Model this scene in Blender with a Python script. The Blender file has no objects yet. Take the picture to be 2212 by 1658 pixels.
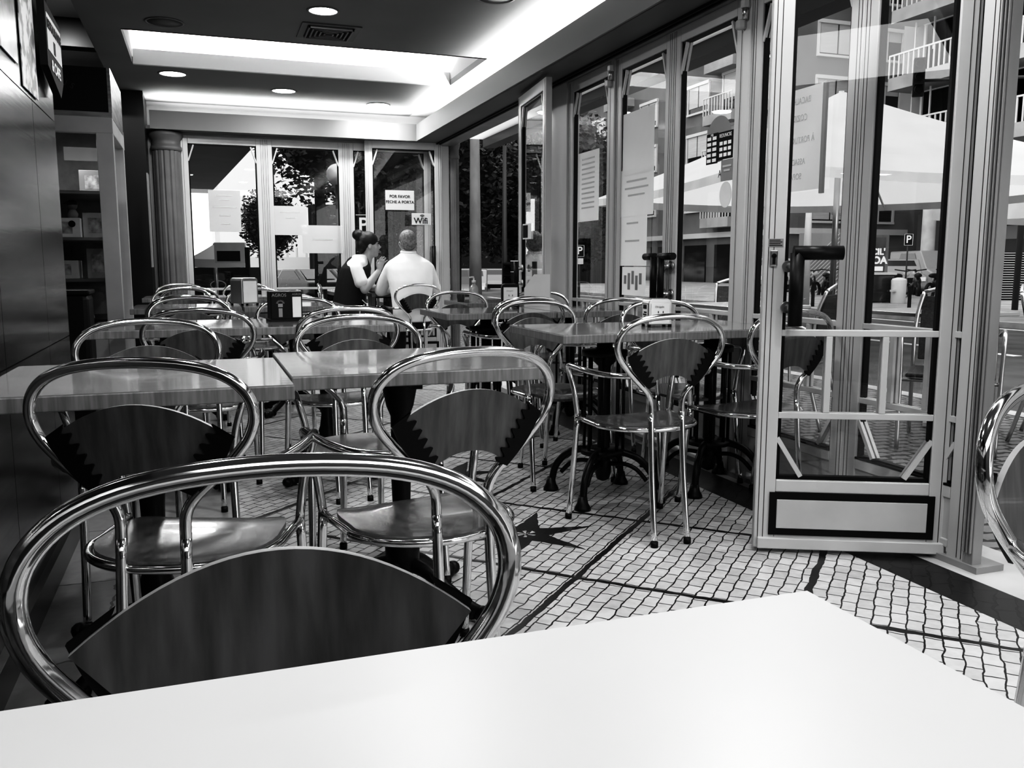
import bpy, math, random
from mathutils import Vector, Matrix
random.seed(7)
C = bpy.context.scene.collection
PI = math.pi
# ------------------------------------------------------------------ camera
F, CX, CY, H = 1876., 1106., 829., 1.02
PIT, YAW = math.atan(257/1876.), math.radians(19.5)
cd = bpy.data.cameras.new('camera'); cam = bpy.data.objects.new('camera', cd); C.objects.link(cam)
cd.sensor_width = 36; cd.lens = F/2212*36; cd.clip_start = .01; cd.clip_end = 400
cam.location = (0, 0, H); cam.rotation_euler = (PI/2-PIT, 0, -YAW)
bpy.context.scene.camera = cam
# a survey helper: the point of a world plane seen at a photo pixel
FW = (math.sin(YAW)*math.cos(PIT), math.cos(YAW)*math.cos(PIT), -math.sin(PIT))
RT = (math.cos(YAW), -math.sin(YAW), 0)
UP = (math.sin(YAW)*math.sin(PIT), math.cos(YAW)*math.sin(PIT), math.cos(PIT))
def ray(x, y):
    a = (x-CX)/F; b = (CY-y)/F
    return [FW[i]+a*RT[i]+b*UP[i] for i in range(3)]
def atY(x, y, Y):
    d = ray(x, y); t = Y/d[1]; return t*d[0], H+t*d[2]
def atX(x, y, X):
    d = ray(x, y); t = X/d[0]; return t*d[1], H+t*d[2]
# ------------------------------------------------------------------ materials
MT = {}
def nodes(m):
    m.use_nodes = True; nt = m.node_tree; return nt, nt.nodes, nt.links
def mat(name, g, rough=.5, metal=0., var=0., scale=8., stretch=(1,1,1), bump=0., coat=0., emit=0., trans=0., lo=.35, hi=.65):
    if name in MT: return MT[name]
    m = bpy.data.materials.new(name); nt, N, L = nodes(m); b = N['Principled BSDF']
    b.inputs['Base Color'].default_value = (g, g, g, 1); b.inputs['Roughness'].default_value = rough
    b.inputs['Metallic'].default_value = metal; b.inputs['Coat Weight'].default_value = coat
    b.inputs['Coat Roughness'].default_value = .06
    if trans: b.inputs['Transmission Weight'].default_value = trans
    if emit:
        b.inputs['Emission Color'].default_value = (1, 1, 1, 1); b.inputs['Emission Strength'].default_value = emit
    if var or bump:
        tc = N.new('ShaderNodeTexCoord'); mp = N.new('ShaderNodeMapping'); mp.inputs['Scale'].default_value = stretch
        no = N.new('ShaderNodeTexNoise'); no.inputs['Scale'].default_value = scale; no.inputs['Detail'].default_value = 6
        L.new(tc.outputs['Object'], mp.inputs['Vector']); L.new(mp.outputs['Vector'], no.inputs['Vector'])
        if var:
            r = N.new('ShaderNodeMapRange'); r.inputs['From Min'].default_value = lo; r.inputs['From Max'].default_value = hi
            r.inputs['To Min'].default_value = max(0, g*(1-var)); r.inputs['To Max'].default_value = min(1, g*(1+var))
            L.new(no.outputs['Fac'], r.inputs['Value']); L.new(r.outputs['Result'], b.inputs['Base Color'])
        if bump:
            bu = N.new('ShaderNodeBump'); bu.inputs['Strength'].default_value = bump; bu.inputs['Distance'].default_value = .01
            L.new(no.outputs['Fac'], bu.inputs['Height']); L.new(bu.outputs['Normal'], b.inputs['Normal'])
    MT[name] = m; return m
def glassmat(name='window_glass', tint=.92, base=.06, k=1.0):
    if name in MT: return MT[name]
    m = bpy.data.materials.new(name); nt, N, L = nodes(m)
    for n in list(N):
        if n.type != 'OUTPUT_MATERIAL': N.remove(n)
    out = [n for n in N if n.type == 'OUTPUT_MATERIAL'][0]
    t = N.new('ShaderNodeBsdfTransparent'); t.inputs[0].default_value = (tint, tint, tint, 1)
    g = N.new('ShaderNodeBsdfGlossy'); g.inputs['Roughness'].default_value = 0.0; g.inputs[0].default_value = (1, 1, 1, 1)
    ge = N.new('ShaderNodeNewGeometry'); dt = N.new('ShaderNodeVectorMath'); dt.operation = 'DOT_PRODUCT'
    L.new(ge.outputs['Incoming'], dt.inputs[0]); L.new(ge.outputs['Normal'], dt.inputs[1])
    ab = N.new('ShaderNodeMath'); ab.operation = 'ABSOLUTE'; L.new(dt.outputs['Value'], ab.inputs[0])
    om = N.new('ShaderNodeMath'); om.operation = 'SUBTRACT'; om.inputs[0].default_value = 1; L.new(ab.outputs[0], om.inputs[1])
    lw = N.new('ShaderNodeMath'); lw.operation = 'POWER'; lw.inputs[1].default_value = 4.; L.new(om.outputs[0], lw.inputs[0])
    ma = N.new('ShaderNodeMath'); ma.operation = 'MULTIPLY_ADD'; ma.inputs[1].default_value = k; ma.inputs[2].default_value = base
    mx = N.new('ShaderNodeMixShader')
    L.new(lw.outputs[0], ma.inputs[0]); L.new(ma.outputs[0], mx.inputs[0]); L.new(t.outputs[0], mx.inputs[1]); L.new(g.outputs[0], mx.inputs[2])
    L.new(mx.outputs[0], out.inputs['Surface']); MT[name] = m; return m
def leafmat(name, g, rough=.6):
    m = mat(name, g, rough, var=.7, scale=3.); return m
CH = mat('chrome', .78, .09, 1.); CH2 = mat('satin_chrome', .55, .28, 1.)
BLK = mat('black_plastic', .006, .42); RUB = mat('black_rubber', .003, .5)
IRON = mat('black_cast_iron', .004, .38, bump=.1, scale=60)
WOOD = mat('dark_bent_plywood', .085, .36, var=.45, scale=5, stretch=(9, 9, .9), coat=.15, lo=.3, hi=.7)
SEATW = mat('worn_plywood_seat', .07, .26, var=.35, scale=14, stretch=(3, 1, 1), bump=.07, coat=.3)
PLYE = mat('plywood_edge', .3, .5)
TOPM = mat('laminate_table_top', .25, .11, var=.12, scale=4, stretch=(1.2, 9, 1), coat=.35, bump=.015)
TEDGE = mat('laminate_table_edge', .2, .45, var=.25, scale=7, stretch=(14, 14, 1))
WTOP = mat('pale_table_top', .46, .36, var=.03, scale=3)
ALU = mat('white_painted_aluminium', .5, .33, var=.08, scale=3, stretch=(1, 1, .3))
ALUD = mat('grey_aluminium', .22, .35, var=.2, scale=3, stretch=(1, 1, .3))  # a darker grey tone of the frame aluminium
GAS = mat('black_gasket', .003, .5)
PAN = mat('white_door_panel', .45, .5, var=.06, scale=5)
GL = glassmat(); GL2 = glassmat('case_glass', .85, .05, 1.)
PAP = mat('white_paper', .68, .7, var=.06, scale=4)
def translucent(m, f):
    nt, N, L = nodes(m); b = N['Principled BSDF']; o = [n for n in N if n.type == 'OUTPUT_MATERIAL'][0]
    t = N.new('ShaderNodeBsdfTranslucent'); t.inputs[0].default_value = (.97, .97, .97, 1); x = N.new('ShaderNodeMixShader'); x.inputs[0].default_value = f
    L.new(b.outputs[0], x.inputs[1]); L.new(t.outputs[0], x.inputs[2]); L.new(x.outputs[0], o.inputs['Surface']); return m
PAPT = translucent(mat('backlit_paper', .85, .7, var=.04, scale=4), .55)
INK = mat('black_ink', .004, .7)
for m_ in (BLK, RUB, IRON, INK, GAS): m_.node_tree.nodes['Principled BSDF'].inputs['Specular IOR Level'].default_value = .22
INK_ = INK; INKF = mat('faint_ink', .5, .8); WINK = mat('white_ink', .85, .6)
GREYP = mat('grey_print', .25, .6)
CEIL = mat('ceiling_paint', .2, .7, var=.04, scale=2); CEIL2 = mat('lit_ceiling_paint', .55, .75)  # second one: same paint, cove glow put into its lighter colour
SOF = mat('soffit_paint', .11, .5, var=.1, scale=1.5); LIP = mat('soffit_fascia_paint', .2, .6); LIP2 = mat('bounce_lit_lip_paint', .8, .6)  # last one: lip lightened, bounced light put into its colour
STEEL = mat('brushed_steel_panel', .11, .16, 1., var=.3, scale=3, stretch=(1, 1, 14), bump=.03)
STEELB = mat('brushed_steel_box', .35, .3, 1., var=.3, scale=4, stretch=(1, 1, 9))
DARK = mat('dark_wall', .006, .3); LAMP = mat('lamp_glow', 1, .5, emit=9.)
SKIN = mat('skin', .4, .5); HAIRB = mat('black_hair', .006, .45, bump=.3, scale=60, stretch=(1, 1, 6))
HAIRG = mat('grey_hair', .2, .7, var=.4, scale=60, bump=.4); SHIRT = mat('white_shirt', .78, .8, var=.04, scale=6, bump=.5)
VEST = mat('black_vest', .006, .75, bump=.2, scale=12); TROU = mat('black_trousers', .008, .8)
# ------------------------------------------------------------------ mesh builder
class MB:
    def __init__(s): s.v = []; s.f = []; s.sm = []; s.mi = []; s.cur = 0
    def add(s, vs, fs, smooth=False):
        o = len(s.v); s.v += [tuple(p) for p in vs]
        for f in fs: s.f.append([o+i for i in f]); s.sm.append(smooth); s.mi.append(s.cur)
        return s
    def box(s, x0, x1, y0, y1, z0, z1):
        vs = [(x, y, z) for x in (x0, x1) for y in (y0, y1) for z in (z0, z1)]
        return s.add(vs, [(0,1,3,2),(4,6,7,5),(0,4,5,1),(2,3,7,6),(0,2,6,4),(1,5,7,3)])
    def obox(s, c, sz, M=None):
        hx, hy, hz = [q/2 for q in sz]; M = M or Matrix.Identity(3); c = Vector(c)
        vs = [c+M@Vector((x*hx, y*hy, z*hz)) for x in (-1,1) for y in (-1,1) for z in (-1,1)]
        return s.add(vs, [(0,1,3,2),(4,6,7,5),(0,4,5,1),(2,3,7,6),(0,2,6,4),(1,5,7,3)])
    def bar(s, a, b, w, d, up=(0,0,1)):
        a = Vector(a); b = Vector(b); z = (b-a).normalized(); u = Vector(up)
        if abs(z.dot(u)) > .98: u = Vector((0,1,0))
        x = u.cross(z).normalized(); y = z.cross(x)
        M = Matrix((x, y, z)).transposed(); return s.obox((a+b)/2, (w, d, (b-a).length), M)
    def tube(s, pts, r, seg=10, closed=False, caps=True):
        P = [Vector(p) for p in pts]; n = len(P); R = r if isinstance(r, (list, tuple)) else [r]*n
        T = []
        for i in range(n):
            a = P[(i-1) % n] if (closed or i > 0) else P[i]; b = P[(i+1) % n] if (closed or i < n-1) else P[i]
            t = b-a; T.append(t.normalized() if t.length > 1e-9 else Vector((0,0,1)))
        u = Vector((0,0,1)) if abs(T[0].z) < .9 else Vector((1,0,0))
        x = T[0].cross(u).normalized(); vs = []
        for i in range(n):
            x = (x-T[i]*x.dot(T[i])).normalized(); y = T[i].cross(x)
            for k in range(seg):
                a = 2*PI*k/seg; vs.append(P[i]+(x*math.cos(a)+y*math.sin(a))*R[i])
        fs = []
        for i in range(n if closed else n-1):
            j = (i+1) % n
            for k in range(seg): fs.append((i*seg+k, i*seg+(k+1) % seg, j*seg+(k+1) % seg, j*seg+k))
        s.add(vs, fs, True)
        if caps and not closed:
            o = len(s.v)-n*seg
            s.f.append([o+k for k in range(seg)][::-1]); s.sm.append(False); s.mi.append(s.cur)
            s.f.append([o+(n-1)*seg+k for k in range(seg)]); s.sm.append(False); s.mi.append(s.cur)
        return s
    def lathe(s, prof, c=(0,0,0), seg=20, sx=1, sy=1, smooth=True):
        vs = []; n = len(prof)
        for r, z in prof:
            for k in range(seg):
                a = 2*PI*k/seg; vs.append((c[0]+r*sx*math.cos(a), c[1]+r*sy*math.sin(a), c[2]+z))
        fs = [(i*seg+k, i*seg+(k+1) % seg, (i+1)*seg+(k+1) % seg, (i+1)*seg+k) for i in range(n-1) for k in range(seg)]
        s.add(vs, fs, smooth); o = len(s.v)-n*seg
        s.f.append([o+k for k in range(seg)][::-1]); s.sm.append(False); s.mi.append(s.cur)
        s.f.append([o+(n-1)*seg+k for k in range(seg)]); s.sm.append(False); s.mi.append(s.cur)
        return s
    def prism(s, poly, f, d0, d1):           # poly 2D, f(u,v,d)->3D
        n = len(poly); vs = [f(u, v, d0) for u, v in poly]+[f(u, v, d1) for u, v in poly]
        return s.add(vs, [list(range(n))[::-1], list(range(n, 2*n))]+[(i, (i+1) % n, n+(i+1) % n, n+i) for i in range(n)])
    def ball(s, c, r, sx=1, sy=1, sz=1, seg=16, rings=10, M=None):
        vs = []; c = Vector(c); M = M or Matrix.Identity(3)
        for i in range(rings+1):
            t = PI*i/rings
            for k in range(seg):
                a = 2*PI*k/seg
                vs.append(c+M@Vector((r*sx*math.sin(t)*math.cos(a), r*sy*math.sin(t)*math.sin(a), r*sz*math.cos(t))))
        return s.add(vs, [(i*seg+k, (i+1)*seg+k, (i+1)*seg+(k+1) % seg, i*seg+(k+1) % seg) for i in range(rings) for k in range(seg)], True)
    def build(s, name, mats, parent=None, bevel=0., loc=None):
        me = bpy.data.meshes.new(name); me.from_pydata(s.v, [], s.f)
        for m in (mats if isinstance(mats, (list, tuple)) else [mats]): me.materials.append(m)
        me.polygons.foreach_set('use_smooth', s.sm); me.polygons.foreach_set('material_index', s.mi); me.update()
        o = bpy.data.objects.new(name, me); C.objects.link(o)
        if parent: o.parent = parent
        if loc: o.location = loc
        if bevel:
            b = o.modifiers.new('bevel', 'BEVEL'); b.width = bevel; b.segments = 2; b.limit_method = 'ANGLE'
        return o
def tag(o, label, cat, group=None, kind=None):
    if label: o['label'] = label
    if cat: o['category'] = cat
    if group: o['group'] = group
    if kind: o['kind'] = kind
    return o
def empty(name, loc=(0,0,0), rz=0, label=None, cat=None, group=None):
    o = bpy.data.objects.new(name, None); C.objects.link(o); o.location = loc; o.rotation_euler = (0, 0, rz); o.empty_display_size = .1
    return tag(o, label, cat, group)
def kids(o): return [x for x in ALLK.get(o.name, [])] if False else list(o.children)
def dup(root, loc, rz, label, group=None, cat=None):
    r = root.copy(); C.objects.link(r); r.location = loc; r.rotation_euler = (0, 0, rz)
    r['label'] = label
    if group: r['group'] = group
    for ch in list(root.children):
        c = ch.copy(); C.objects.link(c); c.parent = r
        for g in list(ch.children):
            d = g.copy(); C.objects.link(d); d.parent = c
    return r
def struct(o): o['kind'] = 'structure'; return o
def spline(P, n=6, closed=False):
    P = [Vector(p) for p in P]; out = []; m = len(P)
    for i in range(m if closed else m-1):
        p0 = P[(i-1) % m] if (closed or i > 0) else P[i]; p1 = P[i]; p2 = P[(i+1) % m]
        p3 = P[(i+2) % m] if (closed or i < m-2) else p2
        for k in range(n):
            t = k/n
            out.append(.5*((2*p1)+(p2-p0)*t+(2*p0-5*p1+4*p2-p3)*t*t+(-p0+3*p1-3*p2+p3)*t**3))
    if not closed: out.append(P[-1])
    return out
def text(name, body, size, loc, rot, m, parent=None, align='CENTER', sx=1, bold=0., ext=.0004):
    cu = bpy.data.curves.new(name, 'FONT'); cu.body = body; cu.size = size; cu.align_x = align; cu.align_y = 'CENTER'
    cu.offset = bold; cu.extrude = ext
    t = bpy.data.objects.new(name+'_src', cu); C.objects.link(t)
    me = bpy.data.meshes.new_from_object(t.evaluated_get(bpy.context.evaluated_depsgraph_get()))
    bpy.data.objects.remove(t); me.materials.clear(); me.materials.append(m)
    o = bpy.data.objects.new(name, me); C.objects.link(o); o.location = loc; o.rotation_euler = rot; o.scale = (sx, 1, 1)
    if parent: o.parent = parent
    return o
# ------------------------------------------------------------------ floor materials
def uvnodes(N, L, rot45=True):
    tc = N.new('ShaderNodeNewGeometry')
    no = N.new('ShaderNodeTexNoise'); no.inputs['Scale'].default_value = 14.; no.inputs['Detail'].default_value = 2
    L.new(tc.outputs['Position'], no.inputs['Vector'])
    sb = N.new('ShaderNodeVectorMath'); sb.operation = 'SUBTRACT'; sb.inputs[1].default_value = (.5, .5, .5)
    L.new(no.outputs['Color'], sb.inputs[0])
    sc = N.new('ShaderNodeVectorMath'); sc.operation = 'SCALE'; sc.inputs['Scale'].default_value = .022 if rot45 else .06
    L.new(sb.outputs[0], sc.inputs[0])
    ad = N.new('ShaderNodeVectorMath'); ad.operation = 'ADD'
    L.new(tc.outputs['Position'], ad.inputs[0]); L.new(sc.outputs[0], ad.inputs[1]); return tc, ad
def M_(N, L, op, a, b=None, c=None):
    n = N.new('ShaderNodeMath'); n.operation = op
    for i, v in enumerate((a, b, c)):
        if v is None: continue
        if isinstance(v, (int, float)): n.inputs[i].default_value = v
        else: L.new(v, n.inputs[i])
    return n.outputs[0]
STAR_N, STAR_A = 6, PI/4
def cobble(name, light, dark, rot, bw, rh, mortar, rough, lines=False, bump=.5, coat=0.):
    m = bpy.data.materials.new(name); nt, N, L = nodes(m); b = N['Principled BSDF']
    geo, ad = uvnodes(N, L, lines)
    mp = N.new('ShaderNodeMapping'); mp.inputs['Rotation'].default_value = (0, 0, rot)
    L.new(ad.outputs[0], mp.inputs['Vector'])
    br = N.new('ShaderNodeTexBrick'); br.inputs['Scale'].default_value = 1; br.inputs['Brick Width'].default_value = bw
    br.inputs['Row Height'].default_value = rh; br.inputs['Mortar Size'].default_value = mortar; br.inputs['Mortar Smooth'].default_value = .15
    br.inputs['Color1'].default_value = (light*.8,)*3+(1,); br.inputs['Color2'].default_value = (light,)*3+(1,); br.inputs['Mortar'].default_value = (dark,)*3+(1,)
    br.offset = .5; L.new(mp.outputs[0], br.inputs['Vector'])
    n2 = N.new('ShaderNodeTexNoise'); n2.inputs['Scale'].default_value = 30; L.new(geo.outputs['Position'], n2.inputs['Vector'])
    r2 = N.new('ShaderNodeMapRange'); r2.inputs['To Min'].default_value = .75; r2.inputs['To Max'].default_value = 1.15; L.new(n2.outputs['Fac'], r2.inputs['Value'])
    mul = N.new('ShaderNodeVectorMath'); mul.operation = 'SCALE'; L.new(br.outputs['Color'], mul.inputs[0]); L.new(r2.outputs[0], mul.inputs['Scale'])
    col = mul.outputs[0]
    if lines:
        sp = N.new('ShaderNodeSeparateXYZ'); L.new(ad.outputs[0], sp.inputs[0]); X, Y = sp.outputs[0], sp.outputs[1]
        u = M_(N, L, 'ADD', X, Y); v = M_(N, L, 'SUBTRACT', Y, X)
        def line(w, off):
            t = M_(N, L, 'SUBTRACT', w, off-.5); fr = M_(N, L, 'FRACT', t); d = M_(N, L, 'ABSOLUTE', M_(N, L, 'SUBTRACT', fr, .5))
            return M_(N, L, 'LESS_THAN', d, .016)
        k = M_(N, L, 'MAXIMUM', line(u, 3.64), line(v, .405))
        # eight pointed compass star
        def star(uc, vc):
            du = M_(N, L, 'SUBTRACT', u, uc); dv = M_(N, L, 'SUBTRACT', v, vc)
            rr = M_(N, L, 'SQRT', M_(N, L, 'ADD', M_(N, L, 'MULTIPLY', du, du), M_(N, L, 'MULTIPLY', dv, dv)))
            th = M_(N, L, 'ARCTAN2', dv, du)
            NS, RT_, RI = STAR_N, .42, .13; al = PI/NS; bx_, by_ = RI*math.cos(al), RI*math.sin(al)
            ph = M_(N, L, 'MULTIPLY', M_(N, L, 'ADD', th, 12*PI+STAR_A), NS/(2*PI)); fr = M_(N, L, 'FRACT', M_(N, L, 'ADD', ph, .5))
            phi = M_(N, L, 'MULTIPLY', M_(N, L, 'ABSOLUTE', M_(N, L, 'SUBTRACT', fr, .5)), 2*PI/NS)
            den = M_(N, L, 'ADD', M_(N, L, 'MULTIPLY', M_(N, L, 'SINE', phi), RT_-bx_), M_(N, L, 'MULTIPLY', M_(N, L, 'COSINE', phi), by_))
            inside = M_(N, L, 'LESS_THAN', M_(N, L, 'MULTIPLY', rr, den), RT_*by_)
            ring = M_(N, L, 'LESS_THAN', rr, .062)
            ring2 = M_(N, L, 'LESS_THAN', M_(N, L, 'ABSOLUTE', M_(N, L, 'COSINE', M_(N, L, 'MULTIPLY', th, 3))), .62)
            return M_(N, L, 'SUBTRACT', inside, M_(N, L, 'MULTIPLY', ring, ring2))
        k = M_(N, L, 'MAXIMUM', k, star(4.14, 1.9)); k = M_(N, L, 'MAXIMUM', k, star(5.14, 2.9)); k = M_(N, L, 'MAXIMUM', k, star(6.14, 3.9))
        mx = N.new('ShaderNodeMix'); mx.data_type = 'RGBA'; L.new(k, mx.inputs[0]); L.new(col, mx.inputs[6]); mx.inputs[7].default_value = (.008,)*3+(1,)
        col = mx.outputs[2]
    L.new(col, b.inputs['Base Color']); b.inputs['Roughness'].default_value = rough; b.inputs['Coat Weight'].default_value = coat; b.inputs['Coat Roughness'].default_value = .12
    bu = N.new('ShaderNodeBump'); bu.inputs['Strength'].default_value = bump; bu.inputs['Distance'].default_value = .004
    L.new(br.outputs['Fac'], bu.inputs['Height']); bu.invert = True; L.new(bu.outputs[0], b.inputs['Normal']); return m
COB = cobble('polished_calcada', .52, .006, -PI/4, .074, .046, .0026, .3, True, .35)
COBD = cobble('black_calcada', .014, .003, -PI/4, .11, .06, .004, .35, False, .3)
COBO = cobble('street_calcada', .2, .012, .1, .13, .085, .012, .55, False, .8)
TILE = cobble('left_floor_tile', .26, .01, 0, .6, .6, .004, .3, False, .1)
WALK = mat('far_pavement', .25, .8, var=.2, scale=1.2); ASP = mat('asphalt', .06, .8, var=.3, scale=2); KERB = mat('kerb_stone', .33, .7, var=.2, scale=3)
MARB = mat('marble_threshold', .42, .35, var=.12, scale=3)
W = 2.42                                   # plane of the glass wall on the right
YB = 9.05                                  # back wall
LX = -.5                                   # face of the left wall
def slab(name, x0, x1, y0, y1, z0, z1, m, bevel=0, parent=None):
    o = MB().box(x0, x1, y0, y1, z0, z1).build(name, m, parent, bevel)
    if not parent: struct(o)
    return o
slab('floor', .1, 2.13, -2.4, YB, -.1, 0, COB)
slab('floor_tiles', -1.9, .1, -2.4, YB, -.1, 0, TILE)
slab('floor_border', 2.13, 2.335, -2.4, YB, -.1, 0, COBD)
slab('floor_threshold', 2.335, 2.66, -2.4, YB, -.1, 0, MARB)
slab('baseboard_left', -.505, -.478, -2.4, 3.77, 0, .09, mat('dark_skirting', .02, .3))
# outside ground
slab('ground_pavement', 2.66, 5.2, -6, 16, -.1, -.005, COBO)
slab('ground_kerb', 5.2, 5.36, -6, 60, -.12, 0, KERB)
slab('ground_road', 5.36, 13.6, -6, 60, -.3, -.1, ASP)
slab('ground_far_kerb', 13.6, 13.8, -6, 60, -.3, 0, KERB)
slab('ground_far_pavement', 13.8, 45, -6, 90, -.3, -.02, WALK)
st = MB(); st.add([(-30, 9.4, -.01), (5.2, 9.4, -.01), (5.2, 14, -.01), (-30, 14, -.01), (5.36, 40, -.62), (-30, 40, -.62), (13.6, 40, -.62), (13.6, 150, -.9), (-30, 150, -.9)], [(0, 1, 2, 3), (3, 2, 4, 5), (5, 4, 6, 7, 8)])
struct(st.build('ground_back_street', mat('back_street', .16, .8, var=.2, scale=1.)))
mk = MB()
for y in (2, 8, 14, 20, 26): mk.box(9.4, 9.55, y, y+3.2, -.1, -.096)
mk.box(5.6, 5.72, -6, 40, -.1, -.096); mk.box(13.2, 13.32, -6, 40, -.1, -.096)
struct(mk.build('ground_road_marking', mat('road_paint', .6, .7)))
# ------------------------------------------------------------------ ceiling with recess
ZC, ZS = 2.55, 2.29
cl = MB(); rx0, rx1, ry0, ry1 = -.43, 2.09, 6.47, 7.5
for a in ((-.65, 2.105, -2.4, ry0), (-.65, 2.105, ry1, YB+.1), (-.65, rx0, ry0, ry1), (rx1, 2.105, ry0, ry1)): cl.box(*a, ZC, ZC+.05)
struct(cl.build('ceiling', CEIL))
rc = MB(); rc.box(rx0-.05, rx1+.05, ry0-.4, ry1+.45, 2.86, 2.9)                         # raised vault
rc.box(rx0-.05, rx1+.05, ry0-.45, ry0-.4, ZC+.05, 2.9); rc.box(rx0-.05, rx1+.05, ry1+.45, ry1+.5, ZC+.05, 2.9)
rc.box(rx0-.05, rx0, ry0-.45, ry1+.5, ZC+.05, 2.9); rc.box(rx1, rx1+.05, ry0-.45, ry1+.5, ZC+.05, 2.9)
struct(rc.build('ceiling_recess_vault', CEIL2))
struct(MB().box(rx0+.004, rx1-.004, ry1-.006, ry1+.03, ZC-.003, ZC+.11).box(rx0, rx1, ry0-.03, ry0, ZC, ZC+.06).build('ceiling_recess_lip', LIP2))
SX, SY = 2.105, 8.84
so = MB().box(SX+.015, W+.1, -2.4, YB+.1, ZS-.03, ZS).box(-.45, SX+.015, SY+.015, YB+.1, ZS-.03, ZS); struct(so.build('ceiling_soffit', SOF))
fa = MB().box(SX, SX+.02, -2.4, SY, ZS-.03, 2.425).box(-.39, SX+.02, SY, SY+.02, ZS-.03, 2.425)
struct(fa.build('ceiling_fascia', LIP))
struct(MB().box(-1.9, -.65, -2.4, YB, 2.8, 2.85).box(-.66, -.65, -2.4, YB, ZC+.05, 2.85).build('ceiling_left', mat('left_ceiling_paint', .4, .7)))
struct(MB().box(-1.9, -.66, 4.2, 5.35, 2.55, 2.8).box(-1.9, -.66, 7.3, 7.45, 2.6, 2.8).build('ceiling_bulkhead', DARK))
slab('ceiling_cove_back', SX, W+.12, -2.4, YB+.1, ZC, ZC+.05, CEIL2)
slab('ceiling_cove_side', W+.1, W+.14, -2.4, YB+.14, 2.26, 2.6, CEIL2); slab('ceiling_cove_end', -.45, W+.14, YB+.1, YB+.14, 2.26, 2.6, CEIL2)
slab('ceiling_roof', -2, W+.3, -2.5, YB+.2, 2.92, 3.0, DARK)
# ------------------------------------------------------------------ left wall
wl = MB()
for y0, y1 in ((-2.4, .2), (.204, 1.5), (1.504, 2.6), (2.604, 3.3), (3.304, 3.775)):
    for z0, z1 in ((0.09, .745), (.749, 1.553), (1.557, 2.55)): wl.box(-.7, LX, y0, y1, z0, z1)
struct(wl.build('wall_left', STEEL)); slab('wall_left_core', -.72, -.51, -2.4, 3.76, 0, 2.8, DARK)
slab('wall_counter', -1.95, -1.9, -2.4, YB, 0, 2.85, mat('counter_wall', .12, .5)); slab('wall_front', -2, 2.5, -2.45, -2.4, 0, 2.6, mat('front_wall', .06, .7))
slab('wall_pillar', -1.2, -.425, 8.62, YB+.1, 0, 2.55, DARK)
# fluted pilaster
def pilaster(name, cx, cy, r, z1, label, seg=56):
    e = empty(name, (cx, cy, 0)); 
    vs = []; zs = (0.12, z1-.16)
    for z in zs:
        for k in range(seg):
            a = 2*PI*k/seg; q = r*(1-.07*(1 if k % 4 in (0,) else 0)); vs.append((q*math.cos(a), q*math.sin(a), z))
    sh = MB(); sh.add(vs, [(k, (k+1) % seg, seg+(k+1) % seg, seg+k) for k in range(seg)])
    sh.build('shaft', mat('pilaster_stone', .13, .5, var=.15, scale=4), e)
    MB().lathe([(r*1.0, z1-.17), (r*1.12, z1-.16), (r*1.12, z1-.13), (r*1.0, z1-.12), (r*1.02, z1-.07), (r*1.25, z1-.03), (r*1.25, z1)], seg=32).build('capital', MT['pilaster_stone'], e)
    MB().lathe([(r*1.25, 0), (r*1.25, .06), (r*1.1, .1), (r, .125)], seg=32).build('base', MT['pilaster_stone'], e)
    return struct(e)
pilaster('trim_pilaster', -.265, YB-.02, .125, 2.25, '')
pilaster('trim_outer_pilaster', 2.535, YB-.08, .05, 2.28, '')
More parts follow.
